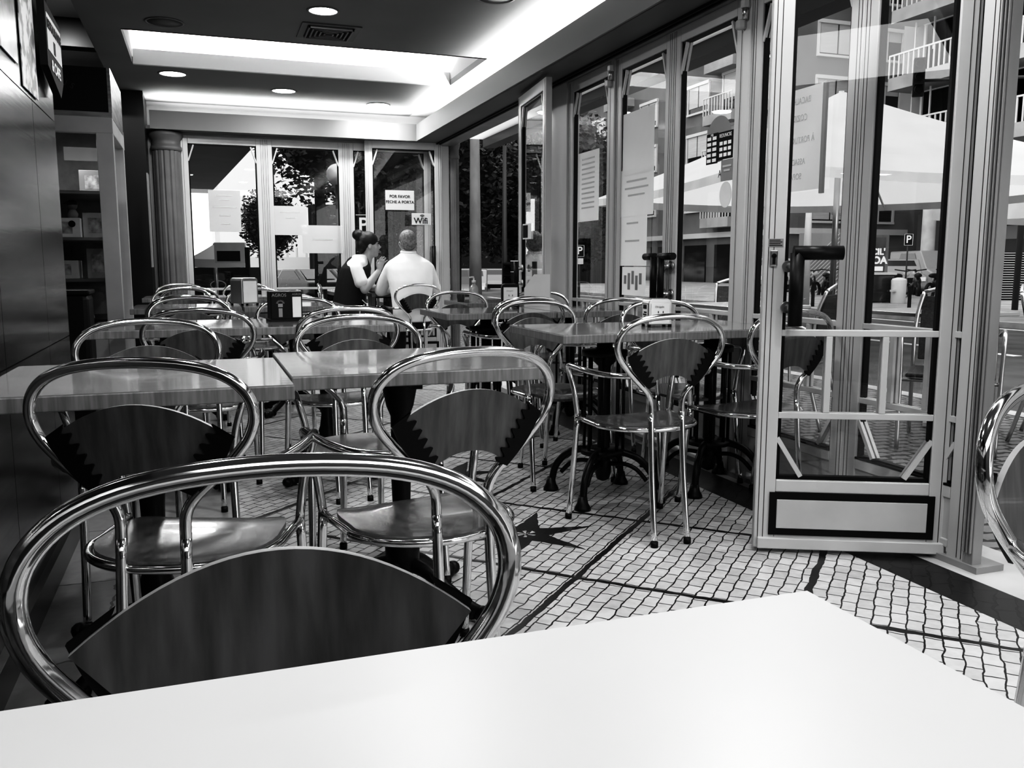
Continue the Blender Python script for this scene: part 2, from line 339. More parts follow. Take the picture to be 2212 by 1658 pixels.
# ------------------------------------------------------------------ glazed leaves (shared design)
def leaf(name, p0, p1, kindname='structure', H1=2.24, label=None, mf=None, bars=True, z0=.015, panel=True, sw=.075, side=1, border=True):
    mf = mf or ALU
    d = Vector((p1[0]-p0[0], p1[1]-p0[1], 0)); w = d.length
    e = empty(name, (p0[0], p0[1], z0), math.atan2(d.y, d.x)); struct(e)
    t = .022
    fr = MB(); fr.box(0, sw, -t, t, 0, H1-z0); fr.box(w-sw, w, -t, t, 0, H1-z0); fr.box(sw, w-sw, -t, t, H1-z0-.075, H1-z0)
    fr.box(sw, w-sw, -t, t, .03, .06); fr.box(sw, w-sw, -t, t, .205, .25)
    fr.build('frame', mf, e, bevel=.004)
    gr = MB()
    for x in (.012, .03): gr.box(x, x+.0022, -t-.001, t+.001, .01, H1-z0-.01); gr.box(w-x-.0022, w-x, -t-.001, t+.001, .01, H1-z0-.01)
    gr.build('groove', GAS, e)
    g = MB(); a0, a1, b0, b1 = sw, w-sw, .25, H1-z0-.075
    for q in ((a0, a0+.012, b0, b1), (a1-.012, a1, b0, b1), (a0, a1, b0, b0+.014), (a0, a1, b1-.012, b1)): g.box(q[0], q[1], -.012, .012, q[2], q[3])
    g.build('gasket', GAS, e)
    MB().add([(a0, 0, b0), (a1, 0, b0), (a1, 0, b1), (a0, 0, b1)], [(0, 1, 2, 3)]).build('glass_pane', GL, e)
    if bars:
        bb = MB()
        for sgn in (-1, 1):
            y0, y1 = sorted((sgn*.004, sgn*.018))
            bb.box(a0, a1, y0, y1, .775-z0, .797-z0); bb.box(a0, a1, y0, y1, .485-z0, .507-z0)
            for fx in (.31, .67):
                x = a0+(a1-a0)*fx; bb.box(x-.011, x+.011, y0, y1, .507-z0, .775-z0)
        bb.build('glazing_bar', mf, e, bevel=.002)
    cs = MB()
    for sgn in (-1, 1):
        yy = sgn*.011
        for (xa, xb) in ((a0, a0+.085), (a1, a1-.085)):
            cs.bar((xa, yy, b0+.15), (xb, yy, b0+.012), .016, .014, up=(0, 1, 0)); cs.bar((xa, yy, b1-.16), (xb*.6+xa*.4, yy, b1-.01), .013, .014, up=(0, 1, 0))
    cs.build('corner_strip', mf, e)
    if panel and not border:
        MB().box(sw-.002, w-sw+.002, -.016, .016, .05, .215).build('kick_panel', mf, e)
        MB().box(sw, w-sw, -.023, .023, .248, .256).build('panel_border', GAS, e)
    elif panel:
        k = MB().box(.05, w-.05, -t-.006, t+.006, .05, .205); k.build('panel_border', GAS, e)
        MB().box(.075, w-.075, -t-.009, t+.009, .075, .18).build('kick_panel', PAN, e, bevel=.002)
        MB().box(.012, w-.012, -t-.014, t+.014, .0, .04).build('kick_rail', mf, e, bevel=.003)
    return e, w
def pull(e, x, z0, z1, s=1, yo=.07, t='handle', hb=0):        # black pull handle on two round mounts, both faces
    m = MB().tube([(x, s*yo, z0), (x, s*yo, z1)], .019, 16)
    if hb: m.tube([(x-.016*(1 if hb > 0 else -1), s*yo, z1), (x+hb, s*yo, z1)], .019, 16)
    h = m.build(t, BLK, e)
    mm = MB()
    for z in (z0+.05, z1-.05): mm.tube([(x, s*.02, z), (x, s*yo, z)], .013, 12); mm.tube([(x, s*.022, z), (x, s*.032, z)], .027, 18)
    mm.build('handle_mount', CH2, h); return h
# back wall windows
yb = YB
for i, (a, b) in enumerate(((-.15, .625), (.625, 1.42), (1.42, 2.30))):
    leaf('window_%d' % (i+1), (a, yb), (b, yb), mf=ALU)
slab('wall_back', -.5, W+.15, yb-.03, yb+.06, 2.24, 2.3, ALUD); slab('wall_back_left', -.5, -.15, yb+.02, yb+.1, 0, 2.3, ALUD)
slab('trim_back_corner', W-.06, W+.06, yb-.08, yb+.06, 0, 2.26, ALU, .004)
dl, dw = leaf('door_1', (1.60, 8.975), (2.385, 8.93), H1=2.262)
pull(dl, dw-.1, .8, 1.2, -1)
# right wall leaves, numbered from the near end
RW = [(2.17, 2.79), (2.79, 3.51), (3.56, 4.22), (4.22, 4.90), (4.94, 5.62)]
for i, (a, b) in enumerate(RW):
    e, w = leaf('window_%d' % (i+4), (W, a), (W, b), mf=ALU, border=False)
    if i in (2, 3): pull(e, (w-.04) if i == 2 else .04, .80, 1.05, 1, .09, hb=-.13 if i == 2 else .1)
    if i == 2: pull(e, .045, .80, 1.06, -1, .07, hb=.13)
e4, w4 = leaf('door_2', (2.19, 5.46), (2.27, 6.21), mf=ALU, H1=2.235)
pull(e4, w4-.14, .82, 1.03, 1, .07)
po = MB().box(W-.035, W+.05, 3.505, 3.565, 0, 2.26).box(W-.035, W+.05, 4.895, 4.945, 0, 2.26).box(W-.035, W+.06, 5.62, 5.9, 0, 2.26); struct(po.build('trim_wall_posts', ALU, bevel=.004))
pj = MB().box(W-.03, W+.012, 2.128, 2.17, 0, 2.26)
for k in range(3): pj.box(W-.04, W-.03, 2.132+k*.013, 2.138+k*.013, .06, 2.24)
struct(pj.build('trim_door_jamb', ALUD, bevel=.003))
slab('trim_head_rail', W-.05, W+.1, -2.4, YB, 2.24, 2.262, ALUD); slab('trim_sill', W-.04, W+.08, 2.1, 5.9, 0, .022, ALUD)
tr = MB()
for x in (W-.06, W-.09): tr.box(x, x+.012, -2.4, YB-.05, 2.245, 2.262)
struct(tr.build('trim_head_track', GAS))
# near open door
nd, nw = leaf('door_3', (1.835, 2.575), (2.43, 2.285), mf=mat('near_door_aluminium', .5, .35, var=.05, scale=3), H1=2.262, sw=.07)
hd = MB(); hd.tube([(.098, -.085, .80), (.098, -.085, 1.045)], .0235, 20); hd.tube([(.085, -.085, 1.045), (.245, -.085, 1.045)], .0235, 20)
hh = hd.build('handle', BLK, nd)
hm = MB()
for z in (.86, 1.0): hm.tube([(.08, -.02, z), (.098, -.085, z)], .012, 12); hm.tube([(.08, -.0, z), (.08, -.034, z)], .02, 20)
hm.build('handle_mount', CH2, hh)
lk = MB().box(.018, .044, -.032, -.022, 1.0, 1.056).build('lock_plate', CH2, nd, bevel=.004)
MB().tube([(.031, -.030, 1.036), (.031, -.036, 1.036)], .008, 14).box(.0265, .0355, -.036, -.032, 1.008, 1.036).build('lock_cylinder', BLK, lk)
nl = MB().box(.012, .062, -.0235, -.022, 1.066, 1.094).build('notice_plate', GREYP, nd)
nt_ = MB()
for k in range(4): nt_.box(.015, .058-(k % 2)*.006, -.0243, -.0235, 1.070+k*.006, 1.0725+k*.006)
nt_.build('notice_lines', INK, nl)
# hinge blocks near the head
def hinge(y, z, n):
    h = empty('hinge_block', (W-.05, y, z)); struct(h); h.name = 'trim_hinge_%d' % n
    MB().lathe([(.02, 0), (.024, .004), (.024, .03), (.02, .034)], seg=8, smooth=False).build('upper_cap', ALU, h)
    MB().tube([(0, 0, -.05), (0, 0, .01)], .014, 12).build('pin', CH2, h)
    MB().lathe([(.02, -.085), (.026, -.08), (.026, -.05), (.02, -.046)], c=(.0, .03, 0), seg=8, smooth=False).build('lower_cap', ALU, h)
hinge(3.53, 2.17, 1); hinge(4.91, 2.17, 2)
# canopy outside over the opening
slab('ceiling_canopy', W+.1, 3.05, -3, 9.6, 2.42, 2.47, translucent(mat('canopy_sheet', .8, .7), .75)); slab('trim_canopy_beam', 3.05, 3.2, -3, 9.6, 2.33, 2.62, DARK)
# ------------------------------------------------------------------ lights
def area(name, loc, sx, sy, power, rot=(0, 0, 0), shape='RECTANGLE'):
    l = bpy.data.lights.new(name, 'AREA'); l.shape = shape; l.size = sx
    if shape in ('RECTANGLE', 'ELLIPSE'): l.size_y = sy
    l.energy = power; o = bpy.data.objects.new(name, l); C.objects.link(o); o.location = loc; o.rotation_euler = rot; return o
area('cove_lamp_right', (2.2, 3.3, 2.395), .06, 10.6, 130, (0, PI-.5, 0)); area('cove_lamp_back', (.85, 8.93, 2.395), 2.4,   .06, 28, (PI+.5, 0, 0))
area('recess_lamp', (.88, 7.75, 2.62), 2.5, .16, 60, (PI, 0, 0)); area('recess_lamp_near', (.88, 6.25, 2.62), 2.5, .12, 10, (PI, 0, 0))
def downlight(x, y, z, r=.075, label='', on=True):
    e = empty('downlight', (x, y, z), 0, label, 'light', 'round lamps set in the ceiling')
    MB().lathe([(r, 0), (r*1.16, 0), (r*1.14, -.006), (r, -.006), (r, 0)], seg=32).build('trim_ring', LIP if on else CEIL, e)
    MB().lathe([(r, -.002), (r*.6, -.004)], seg=32).build('diffuser', LAMP if on else CEIL, e)
    if on: area('lamp', (x, y, z-.012), r*1.8, 0, 13, shape='DISK')
for (px, py, lb) in ((698, 23, 'bright round ceiling lamp in front of the square air vent'), (373, 159, 'bright round ceiling lamp leftmost behind the long light recess'),
                     (613, 196, 'bright round ceiling lamp in the middle of the back ceiling strip'), (817, 226, 'bright round ceiling lamp nearest the back right cove corner')):
    d = ray(px, py); t = (ZC-H)/d[2]; downlight(t*d[0], t*d[1], ZC, .085 if py < 50 else .1, lb)
for (x, y) in ((.8, 3.2), (.8, .9), (-.15, 2.0), (1.75, 2.4), (1.75, .4)): downlight(x, y, ZC, .085, 'bright round ceiling lamp over the nearer tables')
downlight(-.95, 6.4, 2.8, .07, 'small round lamp in the pale side ceiling above the display cabinet')
for (px, py, lb) in ((355, 47, 'dark round speaker grille in the ceiling at the left of the vent'), (1070, -6, 'dark round speaker grille in the ceiling at the top edge beside the bright cove')):
    d = ray(px, py); t = (ZC-H)/d[2]; e = empty('ceiling_speaker', (t*d[0], t*d[1], ZC), 0, lb, 'speaker', 'round ceiling speakers')
    MB().lathe([(.115, 0), (.12, -.004), (.108, -.008), (.105, -.003)], seg=32).build('rim', LIP, e); MB().lathe([(.104, -.0035), (.02, -.005)], seg=32).build('grille', SOF, e)
d = ray(710, 68); t = (ZC-H)/d[2]; ev = empty('air_vent', (t*d[0], t*d[1], ZC), 0, 'square air vent with nested slats in the dark ceiling', 'vent')
MB().box(-.19, .19, -.19, .19, -.008, -.001).build('cover_plate', SOF, ev)
vv = MB()
for k in range(5):
    a = .145-k*.028
    for q in ((-a, a, a-.01, a), (-a, a, -a, -a+.01), (-a, -a+.01, -a, a), (a-.01, a, -a, a)): vv.box(q[0], q[1], q[2], q[3], -.022, -.008)
vv.build('slats', LIP, ev); MB().box(-.15, .15, -.15, .15, -.0095, -.008).build('throat', INK, ev)
# ------------------------------------------------------------------ chair
def make_chair(label, group):
    R = .0115; e = empty('bistro_chair', (0, 0, 0), 0, label, 'chair', group)
    prof = [(.064, -.185, .50), (.066, -.184, .545), (.085, -.187, .582), (.125, -.193, .622), (.17, -.198, .668), (.203, -.202, .712), (.215, -.206, .757), (.203, -.212, .80), (.165, -.219, .834), (.10, -.225, .854), (0, -.228, .861)]
    full = prof+[(-x, y, z) for x, y, z in prof[-2::-1]]
    MB().tube(spline(full, 5), R, 14, caps=False).build('backrest_loop', CH, e)
    for s in (-1, 1):
        l = MB().tube(spline([(s*.069, -.24, .012), (s*.066, -.205, .26), (s*.064, -.185, .50)], 4), R, 12).build('leg', CH, e)
        MB().tube([(s*.069, -.24, 0), (s*.069, -.239, .022)], R+.0022, 12).build('foot_cap', RUB, l)
    for s in (-1, 1):
        l = MB().tube(spline([(s*.212, .205, .012), (s*.207, .178, .2), (s*.203, .148, .44)], 4), R, 12).build('leg', CH, e)
        MB().tube([(s*.212, .206, 0), (s*.212, .205, .022)], R+.0022, 12).build('foot_cap', RUB, l)
        MB().tube(spline([(s*.203, .148, .44), (s*.216, .15, .54), (s*.236, .158, .622), (s*.246, .14, .65), (s*.25, .08, .652), (s*.246, -.02, .648), (s*.222, -.11, .642), (s*.178, -.165, .641), (s*.142, -.19, .641)], 5), R*.95, 12).build('armrest', CH, e)
    # seat outline
    def outline(k, a=.192, b=.178):
        t = 2*PI*k/40; c, s_ = math.cos(t), math.sin(t)
        if s_ > 0: return (a*math.copysign(abs(c)**.55, c)*.98, .2*abs(s_)**.6)
        return (a*math.copysign(abs(c)**.95, c), -b*abs(s_)**.95)
    zz = lambda x, y, q: .446-.012*(1-q*q)-(max(0, y-.12)**2)*3.6
    vs = []; nr = 7
    for i in range(nr+1):
        q = i/nr
        for k in range(40):
            x, y = outline(k); vs.append((x*q, y*q, zz(x*q, y*q, q)))
    fs = [(i*40+k, i*40+(k+1) % 40, (i+1)*40+(k+1) % 40, (i+1)*40+k)[::-1] for i in range(nr) for k in range(40)]
    o2 = len(vs); vs2 = [(x, y, z-.012) for x, y, z in vs]
    m = MB(); m.add(vs+vs2, fs+[[o2+j for j in f[::-1]] for f in fs], True)
    m.cur = 1; m.add([vs[nr*40+k] for k in range(40)]+[vs2[nr*40+k] for k in range(40)], [(k, 40+k, 40+(k+1) % 40, (k+1) % 40)[::-1] for k in range(40)])
    m.build('seat', [SEATW, WOOD], e)
    rp = [(-.203, .148, .437)]
    for k in range(20, 41): x, y = outline(k); rp.append((x*1.055, y*1.055-.001, .434))
    rp.append((.203, .148, .437)); MB().tube(spline(rp, 2), .0098, 12).build('seat_ring', CH, e)
    # fan shaped back panel
    yp = lambda x, z: -.198-.03*(z-.6)/.26-.014*(1-(x/.17)**2)
    U = []; n = 24; top = []; bot = []
    for k in range(n+1):
        u = -1+2*k/n; xt = .176*u; zt = .708+.072*(1-abs(u)**2.0); xb = .092*u; zb = .606+.036*(1-abs(u)**2.2); top.append((xt, zt)); bot.append((xb, zb))
    vs = []
    for j in range(7):
        f = j/6
        for k in range(n+1):
            x = bot[k][0]*(1-f)+top[k][0]*f; z = bot[k][1]*(1-f)+top[k][1]*f; vs.append((x, yp(x, z)-.0045, z))
    N1 = len(vs); vs += [(x, y+.009, z) for x, y, z in vs]; w = n+1
    fs = [(j*w+k, j*w+k+1, (j+1)*w+k+1, (j+1)*w+k) for j in range(6) for k in range(n)]
    m = MB(); m.add(vs, fs+[[N1+i for i in f[::-1]] for f in fs], True)
    m.cur = 1; edge = [k for k in range(w)]+[j*w+n for j in range(1, 7)]+[6*w+k for k in range(n-1, -1, -1)]+[j*w for j in range(5, 0, -1)]
    ne = len(edge); m.add([vs[i] for i in edge]+[vs[N1+i] for i in edge], [(i, ne+i, ne+(i+1) % ne, (i+1) % ne)[::-1] for i in range(ne)])
    m.build('backrest', [WOOD, PLYE], e)
    for s in (-1, 1):
        out = []; inn = []; K = 60
        pr_ = spline([(p[0], p[2], 0) for p in prof[2:6]], 16)
        for i in range(K+1):
            f = i/K; xi = .080+(.158-.080)*f; zi = .600+(.728-.600)*f
            p = pr_[min(len(pr_)-1, int(f*(len(pr_)-1)))]
            dx, dz = -.79, .6; wv = .011+.0075*math.sin(f*PI*2*6.2)
            out.append(((1-f)*.094+f*.180+.012*math.sin(PI*f), .596+(.714-.596)*f)); inn.append((xi+dx*wv*1.25, zi+dz*wv*1.25-.0))
        m = MB(); 
        for yo0, yo1 in ((-.0105, -.0035),):
            vs = []
            for (x, z) in out: y = yp(min(x, .165), z)-.001; vs += [(s*x, y+yo0, z), (s*x, y+yo1, z)]
            b0 = len(vs)
            for (x, z) in inn: y = yp(x, z); vs += [(s*x, y+yo0, z), (s*x, y+yo1, z)]
            fs = []
            for i in range(K):
                a, b = 2*i, 2*i+2; c, d_ = b0+2*i, b0+2*i+2
                fs += [(a, b, d_, c), (a+1, c+1, d_+1, b+1), (a, a+1, b+1, b), (c, d_, d_+1, c+1)]
            m.add(vs, fs)
        m.build('rubber_strip', RUB, e)
    return e
G1 = 'chrome and plywood armchairs around the tables'
CHAIRS = [
 (.043, .57, 177, 'large foreground chrome chair with dark fan back behind the pale table'),
 (-.05, 1.97, -20, 'chrome armchair at the left with its back to us, nearest the steel wall'),
 (.478, 1.965, 12, 'chrome armchair in the middle with its back to us, pushed to the central near table'),
 (1.575, 2.95, 1, 'chrome armchair with its back to us at the ironwork table by the open door'),
 (-.155, 2.82, 185, 'chrome armchair facing us behind the near left table'),
 (.50, 2.83, 178, 'chrome armchair facing us behind the central near table'),
 (-.012, 3.96, -3, 'chrome armchair with its back to us at the second left table'),
 (.56, 3.92, 5, 'chrome armchair with its back to us at the table holding the black napkin box'),
 (-.06, 4.92, 183, 'chrome armchair facing us behind the second left table'),
 (.467, 4.62, 176, 'chrome armchair facing us behind the black napkin box'),
 (-.09, 5.55, 0, 'chrome armchair with its back to us at the third left table'),
 (-.15, 6.95, 180, 'chrome armchair facing us behind the third left table'),
 (.38, 6.72, 180, 'chrome armchair facing us behind the silver napkin box on the left'),
 (-.10, 7.60, 0, 'chrome armchair with its back to us at the far left table by the fluted pilaster'),
 (-.19, 8.50, 183, 'chrome armchair facing us against the back window by the fluted pilaster'),
 (.40, 8.62, 180, 'chrome armchair facing us under the leftmost back window mullion'),
 (1.62, 5.42, 185, 'chrome armchair facing us behind the middle right table near the seated man'),
 (1.67, 4.70, 6, 'chrome armchair with its back to us at the middle right table'),
 (1.57, 3.82, 185, 'chrome armchair facing us behind the ironwork table at its left end'),
 (2.14, 5.25, 183, 'chrome armchair facing us behind the middle right table beside the paper menu'),
 (2.12, 4.42, 0, 'chrome armchair with its back to us near the paned wall at the middle right'),
 (2.14, 3.62, 180, 'chrome armchair facing us behind the ironwork table at the wall side'),
 (1.84, 8.04, 5, 'chrome armchair that the man in the white shirt sits on'),
 (2.145, 3.05, 8, 'chrome armchair seen through the panes of the open door'),
 (1.262, .742, 196, 'chrome chair cut off by the right edge of the photo'),
]
chair0 = None; used = []
for x, y, r, lb in CHAIRS:
    if chair0 is None: chair0 = make_chair(lb, G1); chair0.location = (x, y, 0); chair0.rotation_euler.z = math.radians(r); chair0.scale = (1, 1, .975)
    else: dup(chair0, (x, y, 0), math.radians(r), lb)
# woman's chair
WCH = dup(chair0, (1.27, 8.45, 0), math.radians(-100), 'chrome armchair that the woman in the black vest sits on')
# ------------------------------------------------------------------ tables
def make_table(kind, w, d, label, z=.75, top=TOPM, th=.036):
    e = empty('cafe_table', (0, 0, 0), 0, label, 'table', 'pale topped cafe tables on black iron bases')
    m = MB(); m.box(-w/2, w/2, -d/2, d/2, z-th, z-.0015); m.build('tabletop', TEDGE if top is TOPM else top, e, bevel=.003)
    m = MB(); m.box(-w/2+.0015, w/2-.0015, -d/2+.0015, d/2-.0015, z-.003, z); m.build('tabletop_surface', top, e)
    if kind == 'rods':
        MB().lathe([(.02, .12), (.03, .15), (.036, .2), (.028, .23), (.028, z-th-.13), (.05, z-th-.11), (.055, z-th-.06), (.035, z-th-.05), (.035, z-th)], seg=16).build('column', IRON, e)
        r = MB()
        for a in range(8):
            t = a*PI/4+.3; x, y = .085*math.cos(t), .085*math.sin(t); r.tube([(x, y, .2), (x, y, z-th-.07)], .0075, 8)
        r.lathe([(.03, .19), (.1, .195), (.1, .215), (.03, .225)], seg=24); r.lathe([(.03, z-th-.09), (.1, z-th-.085), (.1, z-th-.06), (.03, z-th-.055)], seg=24)
        r.build('rod_cage', IRON, e)
        MB().lathe([(.008, .07), (.028, .08), (.036, .11), (.036, .16), (.02, .19)], seg=14).build('drop_finial', IRON, e)
        for a in range(4):
            t = PI/4+a*PI/2; c, s = math.cos(t), math.sin(t)
            P = lambda q: [(r_*c, r_*s, h_) for r_, h_ in q]
            m = MB().tube(spline(P([(.03, .20), (.10, .205), (.17, .18), (.225, .12), (.245, .05), (.25, .02)]), 5), [.016]*26, 10)
            m.tube(spline(P([(.03, .15), (.10, .155), (.155, .135), (.2, .09)]), 5), .010, 8)
            m.lathe([(.036, 0), (.034, .012), (.024, .03), (.018, .06)], c=(.25*c, .25*s, 0), seg=12)
            m.build('leg', IRON, e)
    else:
        MB().lathe([(.03, .10), (.05, .13), (.052, .19), (.034, .24), (.03, .27), (.026, .3), (.03, .42), (.036, .5), (.028, .52), (.028, z-th-.13), (.04, z-th-.1), (.05, z-th-.05), (.05, z-th)], seg=18).build('column', IRON, e)
        m = MB().bar((-w*.36, 0, z-th-.012), (w*.36, 0, z-th-.012), .03, .02); m.bar((0, -d*.36, z-th-.012), (0, d*.36, z-th-.012), .03, .02); m.build('top_bracket', IRON, e)
        for a in range(4):
            t = PI/4+a*PI/2; c, s = math.cos(t), math.sin(t)
            P = [(r_*c, r_*s, h_) for r_, h_ in ((.02, .14), (.09, .12), (.17, .07), (.24, .035), (.3, .025))]
            sp = spline(P, 5); n = len(sp)
            m = MB().tube(sp, [.024-.008*i/n for i in range(n)], 10)
            for q, rr in ((.235, .022), (.27, .026), (.305, .024)): m.ball((q*c, q*s, .024), rr, sz=.95, seg=10, rings=6)
            m.build('leg', IRON, e)
    return e
TW, TD = .665, .62
tc = make_table('column', TW, TD, 'central near table with a pale glossy laminate top, empty'); tc.location = (.527, 2.47, 0)
tr_ = make_table('rods', .66, .63, 'ironwork table on rod cage base carrying the near napkin box'); tr_.location = (1.64, 3.42, 0)
T = [(tc, -.145, 2.325, 'near left table pushed against the steel wall, empty'),
     (tc, -.145, 4.26, 'second table from the near left, beside the steel wall'),
     (tc, .545, 4.26, 'table carrying the black napkin box'),
     (tc, -.10, 6.18, 'third left table in front of the display cabinet corner'),
     (tc, .58, 6.18, 'table carrying the silver napkin box on the left side'),
     (tc, -.14, 8.02, 'farthest left table by the fluted pilaster'),
     (tc, .56, 8.05, 'far table in front of the middle back window'),
     (tr_, 1.60, 4.99, 'middle right table carrying the napkin box in front of the opening'),
     (tr_, 2.10, 6.27, 'far right table carrying the hand gel bottle'),
     (tc, 1.86, 8.66, 'small table between the woman and the man')]
for p, x, y, lb in T: dup(p, (x, y, 0), 0, lb)
t2 = make_table('rods', .44, .63, 'narrow table joined to the ironwork table, partly behind the open door'); t2.location = (2.19, 3.44, 0)
t3 = make_table('rods', .42, .6, 'narrow table at the wall side behind the ironwork table'); t3.location = (2.15, 4.98, 0)
t0 = make_table('column', .80, .66, 'large pale table filling the bottom foreground', top=WTOP); t0.location = (.067, .246, 0); t0.children[0].data.materials[0] = mat('pale_table_edge', .6, .4)
# ------------------------------------------------------------------ things on tables
def dispenser(name, loc, rz, label, dark=False, w=.108, d=.085, h=.125):
    e = empty(name, loc, rz, label, 'napkin dispenser', 'napkin dispensers on the tables'); m_ = BLK if dark else CH2
    pts = [(-w/2, .012), (-w/2, h-.02), (-w/2+.006, h-.006), (-w/2+.02, h), (w/2-.02, h), (w/2-.006, h-.006), (w/2, h-.02), (w/2, .012)]
    MB().prism(pts, lambda u, v, q: (u, q, v), -d/2, d/2).build('housing', m_, e, bevel=.003)
    MB().box(-w/2+.012, w/2-.012, -d/2-.003, -d/2+.001, .02, h-.022).build('napkin', PAP, e)
    MB().box(-w/2+.012, w/2-.012, d/2-.001, d/2+.003, .02, h-.022).build('napkin', PAP, e)
    f = MB()
    for x in (-1, 1):
        for y in (-1, 1): f.box(x*w/2-.012 if x > 0 else -w/2, w/2 if x > 0 else -w/2+.012, (y*d/2-.012) if y > 0 else -d/2, d/2 if y > 0 else -d/2+.012, 0, .013)
    f.build('foot', BLK, e); return e
d1 = dispenser('napkin_dispenser', (1.88, 3.40, .75), math.radians(-8), 'silver napkin box with a smiling face card on the near ironwork table')
def smile(e, w, h, d):
    m = MB(); m.tube([( (.022*math.sin(a)), -d/2-.0045, h*.42-.018*math.cos(a)) for a in [k*.25-1.1 for k in range(10)]], .0011, 6)
    for x in (-.01, .012): m.box(x-.0015, x+.0015, -d/2-.0052, -d/2-.003, h*.5, h*.57)
    m.build('smiling_face', INK, e); text('lettering', 'Obrigado', .011, (-.005, -d/2-.0038, h*.72), (PI/2, 0, 0), GREYP, e)
smile(d1, .108, .125, .085)
sd = MB().box(-.0555, -.0535, -.03, .03, .02, .1).build('side_card', PAP, d1)
k = MB()
for i, z in enumerate((.03, .042, .052, .062, .08)): k.box(-.0568, -.0552, -.024, .018-(i % 2)*.01, z, z+.006+(i == 4)*.012)
k.build('side_print', INK, sd)
d2 = dispenser('napkin_dispenser', (1.80, 5.12, .75), math.radians(-14), 'napkin box with a smiling face card in front of the open doorway', dark=True, w=.11, h=.155, d=.06); smile(d2, .11, .155, .06)
d3 = dispenser('napkin_dispenser', (.265, 6.19, .75), math.radians(32), 'silver napkin box with a printed side on the third row table', w=.13, h=.185, d=.13)
k = MB()
for i in range(6): k.box(.0655, .0668, -.045+(i % 2)*.02, .045-(i % 3)*.02, .03+i*.024, .042+i*.024)
k.build('side_print', INK, d3)
# black branded box
bx = empty('napkin_dispenser', (.372, 4.36, .75), math.radians(6), 'black napkin box with white printing on the second row table', 'napkin dispenser', 'napkin dispensers on the tables')
MB().box(-.075, .075, -.05, .05, .01, .145).build('housing', BLK, bx, bevel=.004); MB().box(-.082, .082, -.056, .056, 0, .012).build('base', BLK, bx)
MB().box(.027, .068, -.0535, -.05, .02, .118).build('napkin', PAP, bx)
text('lettering', 'AGROS', .021, (-.035, -.0506, .126), (PI/2, 0, 0), GREYP, bx); text('lettering', 'AGROS', .013, (.048, -.0506, .130), (PI/2, 0, 0), GREYP, bx)
k = MB()
for i in range(9):
    a = PI*i/8; k.bar((-.03+.011*math.cos(a), -.0505, .088+.008*math.sin(a)), (-.03+.02*math.cos(a), -.0505, .088+.016*math.sin(a)), .0018, .0008, up=(0, 1, 0))
k.box(-.041, -.019, -.0508, -.05, .07, .086); k.box(-.039, -.021, -.0508, -.05, .022, .064); k.build('printed_emblem', GREYP, bx)
# gel bottle, cup, menu
gb = empty('gel_bottle', (1.87, 6.12, .75), .3, 'clear pump bottle of hand gel on the far right table', 'bottle')
MB().lathe([(.036, 0), (.038, .01), (.038, .09), (.03, .115), (.012, .13), (.012, .14)], seg=20, sy=.7).build('bottle_body', mat('gel_bottle_plastic', .55, .15, trans=.5), gb)
MB().lathe([(.015, .138), (.015, .158), (.006, .16), (.006, .178)], seg=14).bar((0, 0, .182), (-.035, 0, .180), .012, .01).build('pump', PAP, gb)
cu = empty('glass_tumbler', (1.80, 6.22, .75), 0, 'dark drinking glass beside the hand gel bottle', 'glass'); MB().lathe([(.028, 0), (.034, .08), (.032, .08), (.026, .004)], seg=18).build('tumbler_wall', mat('smoked_glass', .05, .08), cu)
MB().tube([(0, 0, .01), (.02, 0, .1)], .0025, 6).build('spoon', CH2, cu)
mn = empty('folded_menu', (2.05, 5.3, .75), math.radians(-12), 'folded white paper menu standing on the middle right table', 'menu')
MB().prism([(-.085, 0), (.085, 0), (.085, .21), (-.02, .21), (-.085, .12)], lambda u, v, q: (u, q, v), -.002, .002).build('front_page', PAP, mn)
MB().add([(.085, .002, 0), (.085, .002, .2), (.0, .07, .2), (.0, .07, 0)], [(0, 1, 2, 3)]).build('back_page', PAP, mn)
# ------------------------------------------------------------------ papers on the glass
def sheet(name, c, w, h, rz, label, m=None, cat='notice', group='paper notices on the glass'):
    m = m or PAPT
    e = empty(name, c, rz, label, cat, group); MB().add([(-w/2, 0, -h/2), (w/2, 0, -h/2), (w/2, 0, h/2), (-w/2, 0, h/2)], [(0, 1, 2, 3)]).build('sheet', m or PAP, e); return e
def wallsheet(px0, py0, px1, py1, label, X=W-.012, **k):
    ya, za = atX(px0, py0, X); yb_, zb = atX(px1, py1, X); zc = (za+zb)/2; return sheet('paper_notice', (X, (ya+yb_)/2, zc), abs(ya-yb_), abs(za-zb), -PI/2, label, **k), abs(ya-yb_), abs(za-zb)
def faint(e, w, h, rows, m=None, y=-.002):
    k = MB()
    for i, (f, a) in enumerate(rows): k.box(-w/2*a, w/2*a, y, y+.0006, h*(f-.5)-.006, h*(f-.5)+.004)
    k.build('print_lines', m or INKF, e)
e, w, h = wallsheet(1249, 333, 1293, 475, 'framed white paper with faint lines on the narrow pane left of the long papers'); faint(e, w, h, [(.9-.07*i, .6) for i in range(11)])
e, w, h = wallsheet(1342, 250, 1412, 368, 'upper plain white sheet of the tall column of papers on the glass wall')
e, w, h = wallsheet(1341, 370, 1411, 462, 'middle white sheet with faint writing in the tall column of papers', X=W-.016); faint(e, w, h, [(.75, .6), (.6, .7), (.45, .5)])
e, w, h = wallsheet(1337, 468, 1396, 574, 'lower white sheet in the tall column of papers on the glass wall', X=W-.014); faint(e, w, h, [(.85, .4), (.5, .5)])
e, w, h = wallsheet(1344, 576, 1394, 640, 'small printed poster under the tall column of papers', X=W-.012)
k = MB()
for i in range(5): k.box(-w*.4+i*w*.16, -w*.3+i*w*.16, -.0022, -.0012, -h*.1-(i % 2)*h*.2, h*.2+(i % 3)*h*.08)
k.build('print', GREYP, e)
